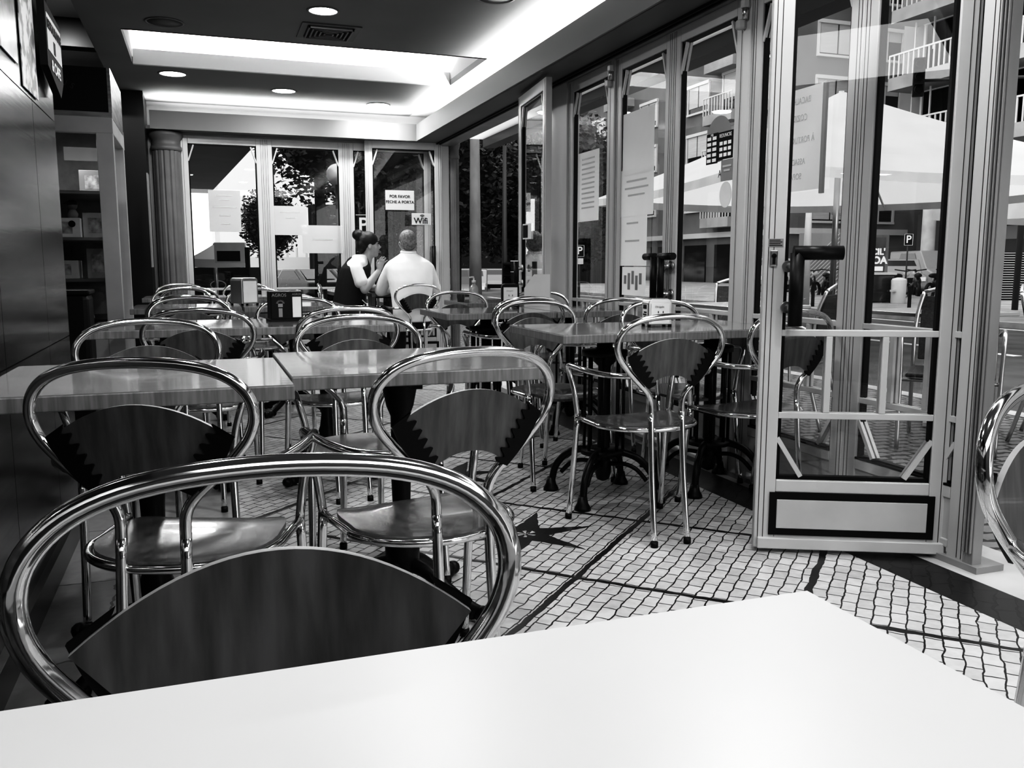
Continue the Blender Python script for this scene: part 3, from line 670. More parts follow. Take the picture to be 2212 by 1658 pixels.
for (a, b, lb) in (((1527, 292), (1550, 352), 'black sticker of small card logos on the glass, narrow left one'),):
    e, w, h = wallsheet(*a, *b, lb, m=INK, cat='sticker', group='stickers on the glass')
    k = MB()
    for i in range(5):
        for j in range(2): k.box(-w*.4+j*w*.45, -w*.08+j*w*.45, -.0025, -.0012, -h*.44+i*h*.18, -h*.33+i*h*.18)
    k.build('card_logos', WINK, e); text('lettering', 'MB', h*.12, (0, -.0026, h*.44), (PI/2, 0, 0), WINK, e)
e, w, h = wallsheet(1552, 287, 1583, 340, 'black card payment sticker reading REDUNICRE on the glass', m=INK, cat='sticker', group='stickers on the glass')
text('lettering', 'REDUNiCRE', h*.19, (0, -.0016, h*.36), (PI/2, 0, 0), WINK, e, sx=.78)
k = MB()
for i in range(3):
    for j in range(3): k.box(-w*.38+j*w*.28, -w*.18+j*w*.28, -.0022, -.0012, -h*.4+i*h*.21, -h*.27+i*h*.21)
k.build('card_logos', WINK, e)
ya, za = atX(1553, 300, W-.008); e = empty('round_sticker', (W-.008, ya, za), -PI/2, 'pale half round sticker behind the black card payment stickers', 'sticker', 'stickers on the glass')
MB().lathe([(.11, -.0006), (.11, .0006)], seg=36).build('disc', GREYP, e).rotation_euler = (PI/2, 0, 0)
ya, za = atX(1567, 420, W-.012); e = empty('round_sticker', (W-.012, ya, za), -PI/2, 'plain white oval sticker on the glass above the door handles', 'sticker', 'stickers on the glass')
MB().lathe([(.052, -.0006), (.052, .0006)], seg=36, sy=1.2).build('disc', PAP, e).rotation_euler = (PI/2, 0, 0)
e, w, h = wallsheet(1558, 346, 1583, 388, 'small grey label between the payment sticker and the white oval', m=GREYP, cat='sticker', group='stickers on the glass'); faint(e, w, h, [(.7, .7), (.5, .5)], INKF)
# menu paper behind the open door, lettering faint and mirrored from inside
e = sheet('paper_notice', (W-.02, 3.16, 1.54), .34, .42, -PI/2, 'large white sheet with faint mirrored lettering behind the open door')
for i, (s, z) in enumerate((('BACALHAU', .16), ('COZIDO', .09), ('À PORTUGUESA', .0), ('ASSADO', -.09), ('SOPA', -.15))):
    text('lettering', s, .036, (.0, -.0018, z), (PI/2, 0, 0), INKF, e, sx=-.85)
MB().box(.165, .185, -.012, .0, -.23, .21).build('rolled_edge', GREYP, e)
# folded leaf stickers
e = sheet('paper_notice', (2.232, 5.96, 1.26), .17, .11, -PI/2+.1, 'small printed sticker on the folded glass leaf beside the doorway', cat='sticker', group='stickers on the glass')
MB().box(-.075, .0, -.003, -.0012, -.045, .045).build('dark_print', INK, e)
e = sheet('paper_notice', (W-.015, 5.75, 1.50), .13, .26, -PI/2, 'white sheet fixed on the post behind the folded glass leaf')
# back wall
def backsheet(x0, y0, x1, y1, label, Y=YB-.02, **k):
    xa, za = atY(x0, y0, Y); xb, zb = atY(x1, y1, Y); return sheet('paper_notice', ((xa+xb)/2, Y, (za+zb)/2), abs(xb-xa), abs(za-zb), 0, label, **k), abs(xb-xa), abs(za-zb)
e, w, h = backsheet(449, 410, 522, 501, 'white sheet with faint centred writing on the leftmost back window'); faint(e, w, h, [(.88, .5), (.78, .3), (.6, .75), (.4, .35), (.2, .3)])
e, w, h = backsheet(590, 444, 664, 508, 'higher left sheet of the two overlapping papers on the middle back window'); faint(e, w, h, [(.8, .6), (.6, .3)])
e, w, h = backsheet(652, 486, 741, 547, 'lower right sheet of the two overlapping papers on the middle back window', Y=YB-.026); faint(e, w, h, [(.5, .5)])
e, w, h = backsheet(832, 410, 895, 454, 'white notice asking to close the door, POR FAVOR FECHE A PORTA', Y=8.915)
text('lettering', 'POR FAVOR', .04, (0, -.002, .035), (PI/2, 0, 0), INK, e, bold=.0007); text('lettering', 'FECHE A PORTA', .04, (0, -.002, -.02), (PI/2, 0, 0), INK, e, bold=.0007)
e, w, h = backsheet(889, 460, 931, 486, 'white Wifi sign with radio wave symbol on the back door glass', Y=8.895)
text('lettering', 'Wifi', .085, (-.005, -.002, -.02), (PI/2, 0, 0), INK, e, bold=.001)
k = MB()
for r_ in (.012, .022, .032): k.tube([(.01+r_*math.sin(a), -.003, .012+r_*math.cos(a)) for a in (-.8, -.5, -.2, .1, .4, .7)], .003, 6)
k.build('radio_waves', INK, e)
# ------------------------------------------------------------------ left side: sign, poster, display cabinet
sg = empty('hanging_sign', (-.475, 3.6, 1.755), PI/2, 'black and white restaurant and cafe sign on the steel wall', 'sign')
MB().prism([(-.2, -.08), (.14, -.17), (.24, -.08), (.24, .2), (-.2, .22)], lambda u, v, q: (u, q, v), -.012, .012).build('board', INK, sg)
MB().box(-.17, .22, -.0135, -.012, .0, .17).build('white_field', PAP, sg)
text('lettering', 'RESTAURANTE', .062, (.02, -.0145, .12), (PI/2, 0, 0), INK, sg, sx=.95, bold=.002); text('lettering', '& CAFE', .075, (.02, -.014, -.06), (PI/2, 0, 0), WINK, sg, bold=.002)
MB().box(-.02, .03, -.0145, -.0135, .01, .07).build('cup_symbol', INK, sg)
sg.scale = (.8, 1, .72)
pz = empty('wall_poster', (-.497, 3.27, 1.85), PI/2, 'tall mottled poster on the steel wall beside the hanging sign', 'poster')
MB().box(-.13, .13, -.003, .0, -.28, .5).build('sheet', mat('mottled_print', .3, .4, var=.9, scale=14, lo=.45, hi=.55), pz)
ns = empty('wall_notice', (-.497, 2.95, 1.76), PI/2, 'small white notice on the steel wall at the far left edge', 'notice')
MB().box(-.12, .12, -.003, .0, -.14, .14).build('sheet', mat('glossy_notice', .35, .2, var=.6, scale=6), ns)
dc = empty('display_cabinet', (-.5, 6.3, 0), 0, 'tall glass display cabinet with aluminium frame and black sign box on top', 'cabinet')
cw, cdp, ch = .85, .9, 1.96
k = MB(); fw_ = .1
for (x, y) in ((-fw_-.002, .002), (-cw+.002, .002), (-fw_, cdp-fw_), (-cw, cdp-fw_)): k.box(x, x+fw_, y, y+fw_*.6, .0, ch)
k.box(-cw, 0, 0, .06, ch-.1, ch); k.box(-cw, 0, cdp-.06, cdp, ch-.1, ch); k.box(-.06, -.001, .062, cdp-.062, ch-.1, ch-.001); k.box(-cw+.004, -.004, .006, .06, .0, .62); k.box(-.05, -.003, .062, cdp-.062, 0, .62)
k.build('frame', mat('cabinet_aluminium', .36, .4, var=.1, scale=3), dc, bevel=.003)
MB().add([(-cw+.1, .03, .62), (-.1, .03, .62), (-.1, .03, ch-.1), (-cw+.1, .03, ch-.1)], [(0, 1, 2, 3)]).add([(-.03, .06, .62), (-.03, cdp-.1, .62), (-.03, cdp-.1, ch-.1), (-.03, .06, ch-.1)], [(0, 1, 2, 3)]).build('glass_pane', GL2, dc)
MB().box(-cw, -cw+.02, .06, cdp, 0, ch).box(-cw, -.06, cdp-.07, cdp-.05, 0, ch).build('back_panel', mat('cabinet_inside', .16, .4, var=.5, scale=3), dc)
for z in (.66, .93, 1.20, 1.5, ): MB().box(-cw+.02, -.07, .08, cdp-.08, z-.02, z).build('shelf', STEELB if z > .7 else BLK, dc)
MB().box(-cw, 0, 0, cdp, ch, ch+.03).build('top_plate', STEELB, dc)
bxs = MB().box(-cw, -.02, .02, cdp-.05, ch+.03, 2.27).build('sign_box', BLK, dc)
MB().box(-.02, -.0, .02, cdp-.05, ch+.03, 2.27).build('steel_side', STEELB, bxs)
for i, chh in enumerate('DIRANUS'):
    a = (i-3)*.2; text('lettering', chh, .05, (-.37+.26*math.sin(a), .0185, 1.98+.2*math.cos(a)), (PI/2, -a*-1, 0), mat('faded_gold_print', .022, .5), bxs)
def thingbox(name, x, y, z, sx, sy, sz, g, label, cat, grp):
    e = empty(name, (x, y, z), 0, label, cat, grp); MB().box(-sx/2, sx/2, -sy/2, sy/2, 0, sz).build('carton', mat('carton_%d' % int(g*100), g, .6, var=.15, scale=6), e, bevel=.003)
    MB().box(-sx*.28, sx*.28, -sy/2-.001, -sy/2, sz*.2, sz*.8).build('front_label', mat('carton_label', .3, .6, var=.6, scale=20), e); return e
GB = 'cartons on the display cabinet shelves'
sb = thingbox('cake_box', -.86, 6.6, 1.20, .22, .2, .13, .6, 'spotted white carton on the upper shelf of the display cabinet', 'box', GB)
MB().ball((-.05, -.101, .04), .018, sy=.05).ball((.06, -.101, .09), .022, sy=.05).build('printed_spots', INK, sb)
thingbox('cake_box', -.67, 6.66, 1.20, .15, .15, .17, .4, 'grey carton beside the spotted carton in the display cabinet', 'box', GB)
thingbox('cake_box', -.68, 6.75, 1.50, .16, .15, .16, .22, 'pale carton on the top shelf of the display cabinet', 'box', GB)
thingbox('cake_box', -.88, 6.62, .93, .2, .2, .12, .45, 'wide carton on the middle shelf of the display cabinet', 'box', GB)
thingbox('cake_box', -.66, 6.62, .93, .14, .16, .2, .25, 'dark carton on the middle shelf of the display cabinet', 'box', GB)
fg = empty('shop_figurine', (-.80, 6.58, 1.33), .5, 'small dark figurine wearing a cap on the spotted carton', 'figurine')
MB().lathe([(.03, 0), (.034, .03), (.02, .055), (.014, .06)], seg=16).build('figure_body', GREYP, fg); MB().ball((0, 0, .085), .032).build('figure_head', mat('figure_head_paint', .12, .4), fg)
MB().ball((0, 0, .098), .034, sz=.75).box(-.045, .0, -.03, .03, .096, .101).build('cap', BLK, fg)
ck = empty('wrapped_cake', (-.84, 6.62, .66), 0, 'pale wrapped pudding mound on the lowest shelf of the display cabinet', 'cake'); MB().lathe([(.13, 0), (.12, .05), (.08, .13), (.03, .17), (.005, .18)], seg=20).build('wrap', PAP, ck)
area('cabinet_fill', (-.9, 6.55, 1.84), .5, .1, 3.5)  # added light that brightens the cabinet contents
bb = empty('black_bin', (-.80, 6.0, 0), 0, 'black bin in front of the display cabinet', 'bin'); MB().box(-.14, .14, -.14, .14, 0, .84).build('bin_body', BLK, bb, bevel=.03); MB().box(-.15, .15, -.15, .15, .84, .87).build('bin_lid', BLK, bb, bevel=.01)
pl = empty('wall_panel_board', (-.41, 8.4, 1.45), PI/2, 'narrow pale board leaning on the black pillar by the pilaster', 'board')
MB().box(-.2, .0, -.01, .0, -.45, .35).build('board', ALUD, pl)
# ------------------------------------------------------------------ people
def loft(m, rings, seg=20):
    vs = []
    for (x, y, z, rx, ry) in rings:
        for k in range(seg): a = 2*PI*k/seg; vs.append((x+rx*math.cos(a), y+ry*math.sin(a), z))
    n = len(rings); o = len(m.v); m.add(vs, [(i*seg+k, i*seg+(k+1) % seg, (i+1)*seg+(k+1) % seg, (i+1)*seg+k) for i in range(n-1) for k in range(seg)], True)
    m.f.append([o+k for k in range(seg)][::-1]); m.f.append([o+(n-1)*seg+k for k in range(seg)]); m.sm += [True]*2; m.mi += [0]*2
def limb(m, pts, rad, n=5):
    P = spline(pts, n); k = len(rad)-1; R = []
    for i in range(len(P)):
        t = i/(len(P)-1)*k; j = min(int(t), k-1); R.append(rad[j]+(rad[j+1]-rad[j])*(t-j))
    m.tube(P, R, 14); m.ball(P[0], R[0]); m.ball(P[-1], R[-1])
def fleshy(m, name, mt, parent, vox=.008, it=6):
    o = m.build(name, mt, parent)
    r = o.modifiers.new('remesh', 'REMESH'); r.mode = 'VOXEL'; r.voxel_size = vox; r.use_smooth_shade = True
    s = o.modifiers.new('smooth', 'SMOOTH'); s.iterations = it; s.factor = .5; return o
def hand(m, wrist, direc, normal, s=1.0, curl=.5, thumb=1):
    w = Vector(wrist); d = Vector(direc).normalized(); n = Vector(normal).normalized(); sd = d.cross(n).normalized()*thumb
    c = w+d*.045*s
    m.ball(c, .04*s, sx=1, sy=1, sz=1, M=Matrix((sd*.95, d*1.15, n*.42)).transposed())
    for i, L_ in enumerate((.068, .078, .073, .056)):
        b = w+d*.078*s+sd*(.03-.02*i)*s; p1 = b+d*L_*.45*s-n*curl*.012*s+sd*(.006-.005*i)*s; p2 = p1+d*L_*.32*s*(1-curl*.4)-n*curl*.022*s; p3 = p2+d*L_*.22*s*(1-curl*.6)-n*curl*.018*s
        m.tube(spline([b-d*.02, b, p1, p2, p3], 3), .0078*s, 8); m.ball(p3, .0076*s, seg=8, rings=6)
    b = w+d*.03*s+sd*.028*s; m.tube(spline([b-d*.01, b+sd*.018*s+d*.015*s, b+sd*.03*s+d*.04*s-n*.008, b+sd*.03*s+d*.062*s-n*.014], 3), .0092*s, 8)
    m.ball(b+sd*.03*s+d*.062*s-n*.014, .009*s, seg=8, rings=6)
def person(loc, rz, label, hd, arms, torso, shirt, vestr=None, female=False, sleeve=.5):
    e = empty('person', loc, rz, label, 'person'); b = MB()
    hx, hy, hz = hd
    loft(b, [(x, y, z, rx*.9, ry*.9) for x, y, z, rx, ry in torso])
    limb(b, [(hx*.5, hy-.055, hz-.19), (hx, hy-.03, hz-.11), (hx, hy-.01, hz-.04)], [.058, .052, .055])
    b.ball((hx, hy-.012, hz+.028), .092, sx=.82, sy=1.02, sz=.98); b.ball((hx, hy+.012, hz-.04), .07, sx=.86, sy=1.0, sz=1.1)
    b.ball((hx, hy+.05, hz-.085), .032, sx=1, sy=.9, sz=.8)                        # chin
    b.tube([(hx, hy+.072, hz+.022), (hx, hy+.096, hz-.018), (hx, hy+.078, hz-.03)], [.008, .014, .01], 8)   # nose
    b.ball((hx, hy+.074, hz-.056), .018, sx=1.2, sy=.6, sz=.6)                       # lips
    for s in (-1, 1): b.ball((hx+s*.076, hy-.008, hz-.008), .028, sx=.35, sy=.7, sz=1.1); b.ball((hx+s*.045, hy+.045, hz-.025), .03, sx=.8, sy=.7)
    for (sh, el, wr, hdn, nm, th) in arms:
        sb_ = (sh[0]*.9, sh[1], sh[2]-.05); limb(b, [sb_, ((Vector(sb_)+Vector(el))/2), el], [.045, .045, .04]); limb(b, [el, ((Vector(el)*.6+Vector(wr)*.4)), wr], [.042, .04, .026]); hand(b, wr, hdn, nm, 1.0, .6, th)
    for s in (-1, 1):
        limb(b, [(s*.09, .02, .53), (s*.1, .25, .53), (s*.11, .43, .50)], [.085, .075, .055]); limb(b, [(s*.11, .43, .50), (s*.11, .44, .28), (s*.11, .42, .07)], [.055, .05, .035])
    fleshy(b, 'body', SKIN, e, .0075, 4)
    t = MB()
    for s in (-1, 1):
        limb(t, [(s*.09, 0, .53), (s*.1, .25, .54), (s*.11, .45, .51)], [.105, .09, .068]); limb(t, [(s*.11, .45, .51), (s*.11, .455, .28), (s*.11, .43, .10)], [.068, .064, .055])
    loft(t, [(0, -.02, .44, .15, .12), (0, -.02, .52, .19, .15), (0, -.01, .62, .18, .135)]); fleshy(t, 'trousers', TROU, e, .012, 3)
    for s in (-1, 1): MB().ball((s*.11, .47, .045), .05, sx=.85, sy=2.4, sz=.85).build('shoe', BLK, e)
    q = MB(); loft(q, torso)
    for (sh, el, wr, *_r) in arms:
        sh, el, wr = Vector(sh), Vector(el), Vector(wr)
        if sleeve < 1: sh = Vector((sh.x*.93, sh.y, sh.z-.04)); limb(q, [sh, sh.lerp(el, .5), sh.lerp(el, sleeve)], [.062, .062, .064])
        else: sh = Vector((sh.x*.93, sh.y, sh.z-.04)); limb(q, [sh, sh.lerp(el, .5), el], [.062, .064, .06]); limb(q, [el, el.lerp(wr, .5), el.lerp(wr, sleeve-1)], [.06, .052, .045])
    fleshy(q, 'shirt', shirt, e, .009, 16)
    if vestr: v = MB(); loft(v, vestr); fleshy(v, 'vest', VEST, e, .01, 4)
    f = MB()
    for s in (-1, 1): f.ball((hx+s*.032, hy+.076, hz+.018), .010, sx=1.2, sy=.5, sz=.6)
    f.build('eyes', INK, e); f = MB()
    for s in (-1, 1): f.tube([(hx+s*.016, hy+.083, hz+.034), (hx+s*.034, hy+.08, hz+.040), (hx+s*.052, hy+.066, hz+.034)], .0035, 6)
    f.build('eyebrows', INK, e); MB().ball((hx, hy+.086, hz-.056), .016, sx=1.3, sy=.35, sz=.35).build('mouth', mat('lips', .12, .5), e)
    return e
man_t = [(0, -.05, .50, .18, .135), (0, -.06, .60, .185, .14), (0, -.04, .74, .195, .14), (0, .0, .88, .215, .14), (0, .045, .99, .225, .13), (0, .075, 1.06, .205, .115), (0, .09, 1.105, .13, .09), (0, .105, 1.14, .075, .07), (0, .11, 1.155, .066, .064)]
man = person((1.85, 8.08, -.01), -.05, 'seated grey-haired man in a white shirt seen from behind', (0, .15, 1.235),
    [((-.195, .06, 1.035), (-.262, .17, .79), (-.14, .36, .785), (.6, .8, 0), (0, 0, 1), 1), ((.195, .06, 1.035), (.265, .16, .80), (.12, .37, .785), (-.6, .8, 0), (0, 0, 1), -1)], man_t, SHIRT, sleeve=1.7)
k = MB(); k.ball((0, .135, 1.275), .097, sx=.85, sy=1.02, sz=.92); k.ball((0, .09, 1.235), .075, sx=1.02, sy=.72, sz=1.0); fleshy(k, 'hair', HAIRG, man, .009, 3)
k = MB()
for s in (-1, 1): k.tube([(s*.078, .22, 1.245), (s*.081, .15, 1.247), (s*.080, .12, 1.225)], .003, 6)
k.build('glasses', BLK, man)
MB().tube([(.065*math.cos(a), .105+.06*math.sin(a), 1.15+.008*math.sin(a)) for a in [i*2*PI/20 for i in range(20)]], .014, 10, closed=True).build('collar', SHIRT, man)
wo_t = [(0, -.02, .50, .17, .14), (0, -.03, .62, .165, .135), (0, .0, .76, .17, .135), (0, .035, .90, .185, .14), (0, .06, 1.0, .19, .13), (0, .075, 1.06, .175, .105), (0, .09, 1.10, .11, .085), (0, .105, 1.13, .065, .06)]
wo = person((1.34, 8.46, -.01), -PI/2-.08, 'seated woman in a black vest and white short sleeves, dark hair up, hand raised', (0, .2, 1.215),
    [((.17, .05, 1.03), (.215, .12, .80), (.17, .26, .975), (-.1, .3, .9), (-.8, -.5, .2), 1), ((-.17, .06, 1.03), (-.2, .22, .80), (-.08, .38, .79), (.5, .8, 0), (0, 0, 1), 1)], wo_t, SHIRT,
    vestr=[(0, y, z, rx*1.04, ry*1.13) for (x, y, z, rx, ry) in wo_t[:5]]+[(0, .075, 1.05, .135, .118), (0, .085, 1.09, .10, .1), (0, .095, 1.11, .085, .08)], sleeve=.62)
k = MB(); k.ball((0, .172, 1.262), .102, sx=.9, sy=1.05, sz=.9); k.ball((0, .12, 1.22), .08, sx=1.0, sy=.75, sz=1.0); k.ball((0, .09, 1.315), .062, sx=1, sy=1, sz=.85); fleshy(k, 'hair', HAIRB, wo, .009, 2)
MB().box(.05, .09, .155, .158, 1.075, 1.085).build('name_badge', PAP, wo)
MB().tube(spline([(.15, .1, .7), (.17, .16, .62), (.15, .1, .52)], 5), .004, 6).build('apron_string', PAP, wo)
# ------------------------------------------------------------------ outside: helpers
def G(px, D):
    lat = (px-CX)/1893.*D; return D*math.sin(YAW)+lat*math.cos(YAW), D*math.cos(YAW)-lat*math.sin(YAW)
def Zp(py, D): return H+(571-py)/1893.*D
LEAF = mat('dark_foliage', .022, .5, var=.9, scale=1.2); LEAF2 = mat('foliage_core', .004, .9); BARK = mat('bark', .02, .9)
def tree(label, c, R, z0, z1, n, ls=.16, trunk=True, gnd=-.3):
    e = empty('street_tree', (c[0], c[1], gnd), 0, label, 'tree', 'trees across the street'); zc = (z0+z1)/2-gnd; rz = (z1-z0)/2
    m = MB()
    for i in range(n):
        u = random.uniform(-1, 1); a = random.uniform(0, 2*PI); q = math.sqrt(1-u*u); rr = random.uniform(.72, 1.07)*(1+.14*math.sin(5*a+3*u)*math.cos(4*u))
        p = Vector((R*rr*q*math.cos(a), R*rr*q*math.sin(a), zc+rz*rr*u)); d1_ = Vector((random.gauss(0, 1), random.gauss(0, 1), random.gauss(0, .5))).normalized(); d2_ = d1_.cross(Vector((random.gauss(0, 1), random.gauss(0, 1), random.gauss(0, 1)))).normalized()
        s = ls*random.uniform(.6, 1.4); m.add([p-d1_*s, p-d2_*s*.5, p+d1_*s, p+d2_*s*.5], [(0, 1, 2, 3)])
    m.build('crown', LEAF, e)
    k = MB(); k.ball((0, 0, zc), 1, sx=R*.8, sy=R*.8, sz=rz*.8, seg=20, rings=14); cr = k.build('inner_crown_shade', LEAF2, e)  # near-black core closes the crown and stands for the shade inside it
    if trunk: MB().tube([(0, 0, 0), (.05, 0, zc*.5), (0, .05, zc)], [R*.06+.05, R*.05+.04, R*.04], 10).build('trunk', BARK, e)
    return e
x, y = G(690, 17); tree('dark tree filling the middle back window top, ragged edge against the sky', (x, y), 1.3, 2.2, 7, 8000, .062)
x, y = G(585, 24); tree('small low tree whose branches reach left of the back window mullion', (x, y), .75, 1.25, 3.0, 3500, .055)
x, y = G(838, 20.5); tree('dark tree behind the glass door with the Wifi sign', (x, y), 1.5, 1.15, 7, 7000, .08)
x, y = G(985, 24.5); tree('dense dark tree at the left side of the open doorway', (x, y), 1.45, 1.3, 5.6, 8000, .085)
x, y = G(1100, 29); tree('dense dark tree at the right side of the open doorway behind the traffic signal', (x, y), 1.75, 1.25, 5.2, 8000, .1)
x, y = G(1240, 25); tree('dark tree behind the narrow glazed leaves beside the doorway', (x, y), 1.4, 1.1, 5.0, 8000, .085)
x, y = G(1120, 58); tree('large dark tree farthest back beyond the parked cars', (x, y), 5, .2, 9.5, 4000, .3, gnd=-.7)
x, y = G(880, 72); tree('large dark tree farthest back behind the glass door', (x, y), 4.5, .4, 13, 4000, .3, gnd=-.7)
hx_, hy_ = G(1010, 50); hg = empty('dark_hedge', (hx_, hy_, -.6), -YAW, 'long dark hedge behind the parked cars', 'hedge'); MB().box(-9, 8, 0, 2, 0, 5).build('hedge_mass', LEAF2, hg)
# arcade ceiling of our own building beyond the back wall
ar = MB(); ar.add([(-14, 9.3, 2.95), (1.25, 9.3, 2.95), (.3, 25.5, 2.95), (-14, 25.5, 2.95), (-14, 9.3, 3.3), (1.25, 9.3, 3.3), (.3, 25.5, 3.3), (-14, 25.5, 3.3)], [(0, 3, 2, 1), (4, 5, 6, 7), (0, 1, 5, 4), (1, 2, 6, 5), (2, 3, 7, 6)])
struct(ar.build('ceiling_arcade', SOF)); slab('wall_arcade', -1.2, -.9, 9.3, 26, 0, 3, DARK); slab('wall_arcade_column', -.55, -.2, 12, 12.5, 0, 2.95, DARK)
# concrete lamp post, signal poles, signs
def pole(name, px, D, r, z1, m, label, cat, gnd=-.3):
    x, y = G(px, D); e = empty(name, (x, y, gnd), -YAW, label, cat); MB().tube([(0, 0, 0), (0, 0, 1.5), (0, 0, z1-gnd)], [r*1.25, r*1.05, r*.75], 16).build('pole_shaft', m, e); return e
CON = mat('concrete_post', .14, .7, var=.25, scale=3, stretch=(1, 1, .4)); PM = mat('dark_metal_pole', .03, .5)
e = pole('lamp_post', 1027, 18, .115, 4.5, CON, 'thick pale concrete post standing outside the open doorway', 'post'); MB().box(-.16, .16, -.16, .16, 0, .25).build('plinth', CON, e)
def signal(e, z, px=.0, lamps=3, s=1, rot=0):
    h = MB().box(px-.13*s, px+.13*s, -.12*s, .1*s, z, z+.3*lamps*s).build('signal_head', INK, e, bevel=.02)
    v = MB()
    for i in range(lamps):
        zc = z+(.15+.3*i)*s; v.tube([(px, -.12*s, zc), (px, -.3*s, zc-.03*s)], .1*s, 12, caps=False); v.box(px-.1*s, px+.1*s, -.3*s, -.12*s, zc+.09*s, zc+.1*s)
    v.build('visors', INK, h); return h
e = pole('traffic_signal', 1090, 18, .05, 3.4, PM, 'dark traffic signal on a pole seen through the open doorway', 'traffic light')
h = signal(e, .92, lamps=2, s=.75, px=.06); k = MB()
for z in (1.0, 1.22, ): k.box(.12, .34, -.1, .1, z+.0, z+.17)
k.build('side_hood', BLK, h); k = MB()
for z in (1.175, 1.395): k.box(.12, .34, -.1, .1, z, z+.012)
k.build('hood_edge', PAP, h)
d = ray(1985, 165); t = 21/(d[0]*math.sin(YAW)+d[1]*math.cos(YAW)); x, y = d[0]*t, d[1]*t; z = H+d[2]*t-.45; e = empty('traffic_signal', (x, y, 0), -YAW-.35, 'black three-lamp traffic signal hanging in front of the balconies', 'traffic light')
signal(e, z, s=.95, lamps=3); MB().tube([(.1, 0, z+.35), (2.3, .1, z+.3), (2.35, .1, z+.3)], .035, 10).tube([(2.35, .1, -.1), (2.35, .1, z+.35)], .07, 12).build('mast_arm', PM, e)
def psign(px, D, py, w, label, gnd=-.2):
    x, y = G(px, D); z = Zp(py, D); e = empty('parking_sign', (x, y, gnd), -YAW, label, 'road sign', 'parking signs outside'); z -= gnd
    MB().tube([(0, .03, 0), (0, .03, z+w*.5)], .025, 8).build('pole_shaft', PM, e)
    b = MB().box(-w/2, w/2, -.01, .0, z-w*.62, z+w*.62).build('plate', INK, e)
    text('lettering', 'P', w*1.1, (0, -.013, z), (PI/2, 0, 0), WINK, b, bold=.006)
    k = MB(); q = w*.46
    for a in ((-q, q, z+w*.57, z+w*.6), (-q, q, z-w*.6, z-w*.57), (-q, -q+w*.04, z-w*.58, z+w*.58), (q-w*.04, q, z-w*.58, z+w*.58)): k.box(a[0], a[1], -.013, -.01, a[2], a[3])
    k.build('border', WINK, b); return e, z
e, z = psign(1252, 24, 541, .26, 'parking sign with a white letter seen through the narrow glazed leaf'); MB().box(-.1, .1, -.01, 0, z-.36, z-.2).build('sub_plate', PAP, e)
psign(787, 16, 487, .32, 'parking sign with a white letter above the woman through the back window')
psign(1959, 28, 517, .3, 'parking sign with a white letter beside the round pillar across the street')
x, y = G(733, 13); e = empty('globe_lamp', (x, y, -.2), 0, 'white globe street lamp on a thin pole beside the back window mullion', 'lamp'); z = Zp(380, 13)+.2
MB().tube([(0, 0, 0), (0, 0, z-.12)], .03, 10).build('pole_shaft', PM, e); MB().ball((0, 0, z), .155).build('globe', mat('milk_glass', .45, .2), e)
x, y = G(1803, 20); e = empty('globe_lamp', (x, y, -.2), 0, 'globe street lamp hanging low beneath the big white parasol', 'lamp'); z = Zp(450, 20)+.2
MB().tube([(0, 0, 0), (0, 0, z-.1)], .03, 10).build('pole_shaft', PM, e); MB().ball((0, 0, z), .19).build('globe', MT['milk_glass'], e)
pole('steel_pole', 1742, 19, .075, 2.6, mat('pale_pole', .5, .5), 'pale slim pole under the left part of the big parasol', 'pole', gnd=-.1)
# parasols
FAB = translucent(mat('parasol_canvas', .62, .85, var=.06, scale=1.5, bump=.3), .4)
def parasol(loc, half, zh, za, rz, label, val=.35, gnd=-.1, lettering=True):
    e = empty('square_parasol', loc, rz, label, 'parasol', 'white canvas parasols outside'); n = 8; vs = []; fs = []
    zh -= loc[2]; za -= loc[2]
    cor = [(-half, -half), (half, -half), (half, half), (-half, half)]; m = MB()
    for i in range(4):
        a, b = cor[i], cor[(i+1) % 4]; vs = []
        for j in range(n+1):
            t = j/n
            for k in range(n+1):
                s = k/n; X = (a[0]*(1-s)+b[0]*s)*t; Y = (a[1]*(1-s)+b[1]*s)*t; sag = .09*half*math.sin(PI*s)*t*t*.5+.05*half*math.sin(PI*t)
                vs.append((X, Y, za+(zh-za)*t-sag*.6))
        w = n+1; m.add(vs, [(j*w+k, (j+1)*w+k, (j+1)*w+k+1, j*w+k+1) for j in range(n) for k in range(n)], True)
    m.build('canopy', FAB, e); v = MB()
    for i in range(4):
        a, b = cor[i], cor[(i+1) % 4]; vs = []
        for k in range(n+1):
            s = k/n; X = a[0]*(1-s)+b[0]*s; Y = a[1]*(1-s)+b[1]*s; zz_ = zh-.09*half*math.sin(PI*s)*.5*.6; vs += [(X, Y, zz_), (X*1.005, Y*1.005, zz_-val)]
        v.add(vs, [(2*k, 2*k+2, 2*k+3, 2*k+1) for k in range(n)])
    v.build('valance', mat('parasol_valance', .5, .85, var=.08, scale=2), e); MB().tube([(0, 0, 0), (0, 0, za)], .045, 12).build('pole_shaft', CH2, e)
    r = MB()
    for c in cor: r.bar((0, 0, za-.12), (c[0]*.97, c[1]*.97, zh-.05), .03, .03)
    r.build('ribs', ALU, e); MB().box(-.3, .3, -.3, .3, 0, .1).build('base_weight', CON, e)
    if lettering: text('lettering', 'A LAGOA', .13, (-half*1.01, -half*.8, zh-.06), (PI/2, 0, -PI/2), INK, e)
    return e
x, y = G(1800, 13.6); parasol((x, y, -.1), 2.95, 2.18, 3.62, -.12, 'big white square parasol outside the open door panes', val=.12)
x, y = G(2560, 15.5); parasol((x, y, -.1), 2.9, 2.25, 3.3, -.1, 'white square parasol cut off at the right edge of the photo')
x, y = G(466, 22); parasol((x, y, -.2), .62, 1.17, 1.55, .1, 'small white parasol outside the leftmost back window', val=.2, lettering=False)
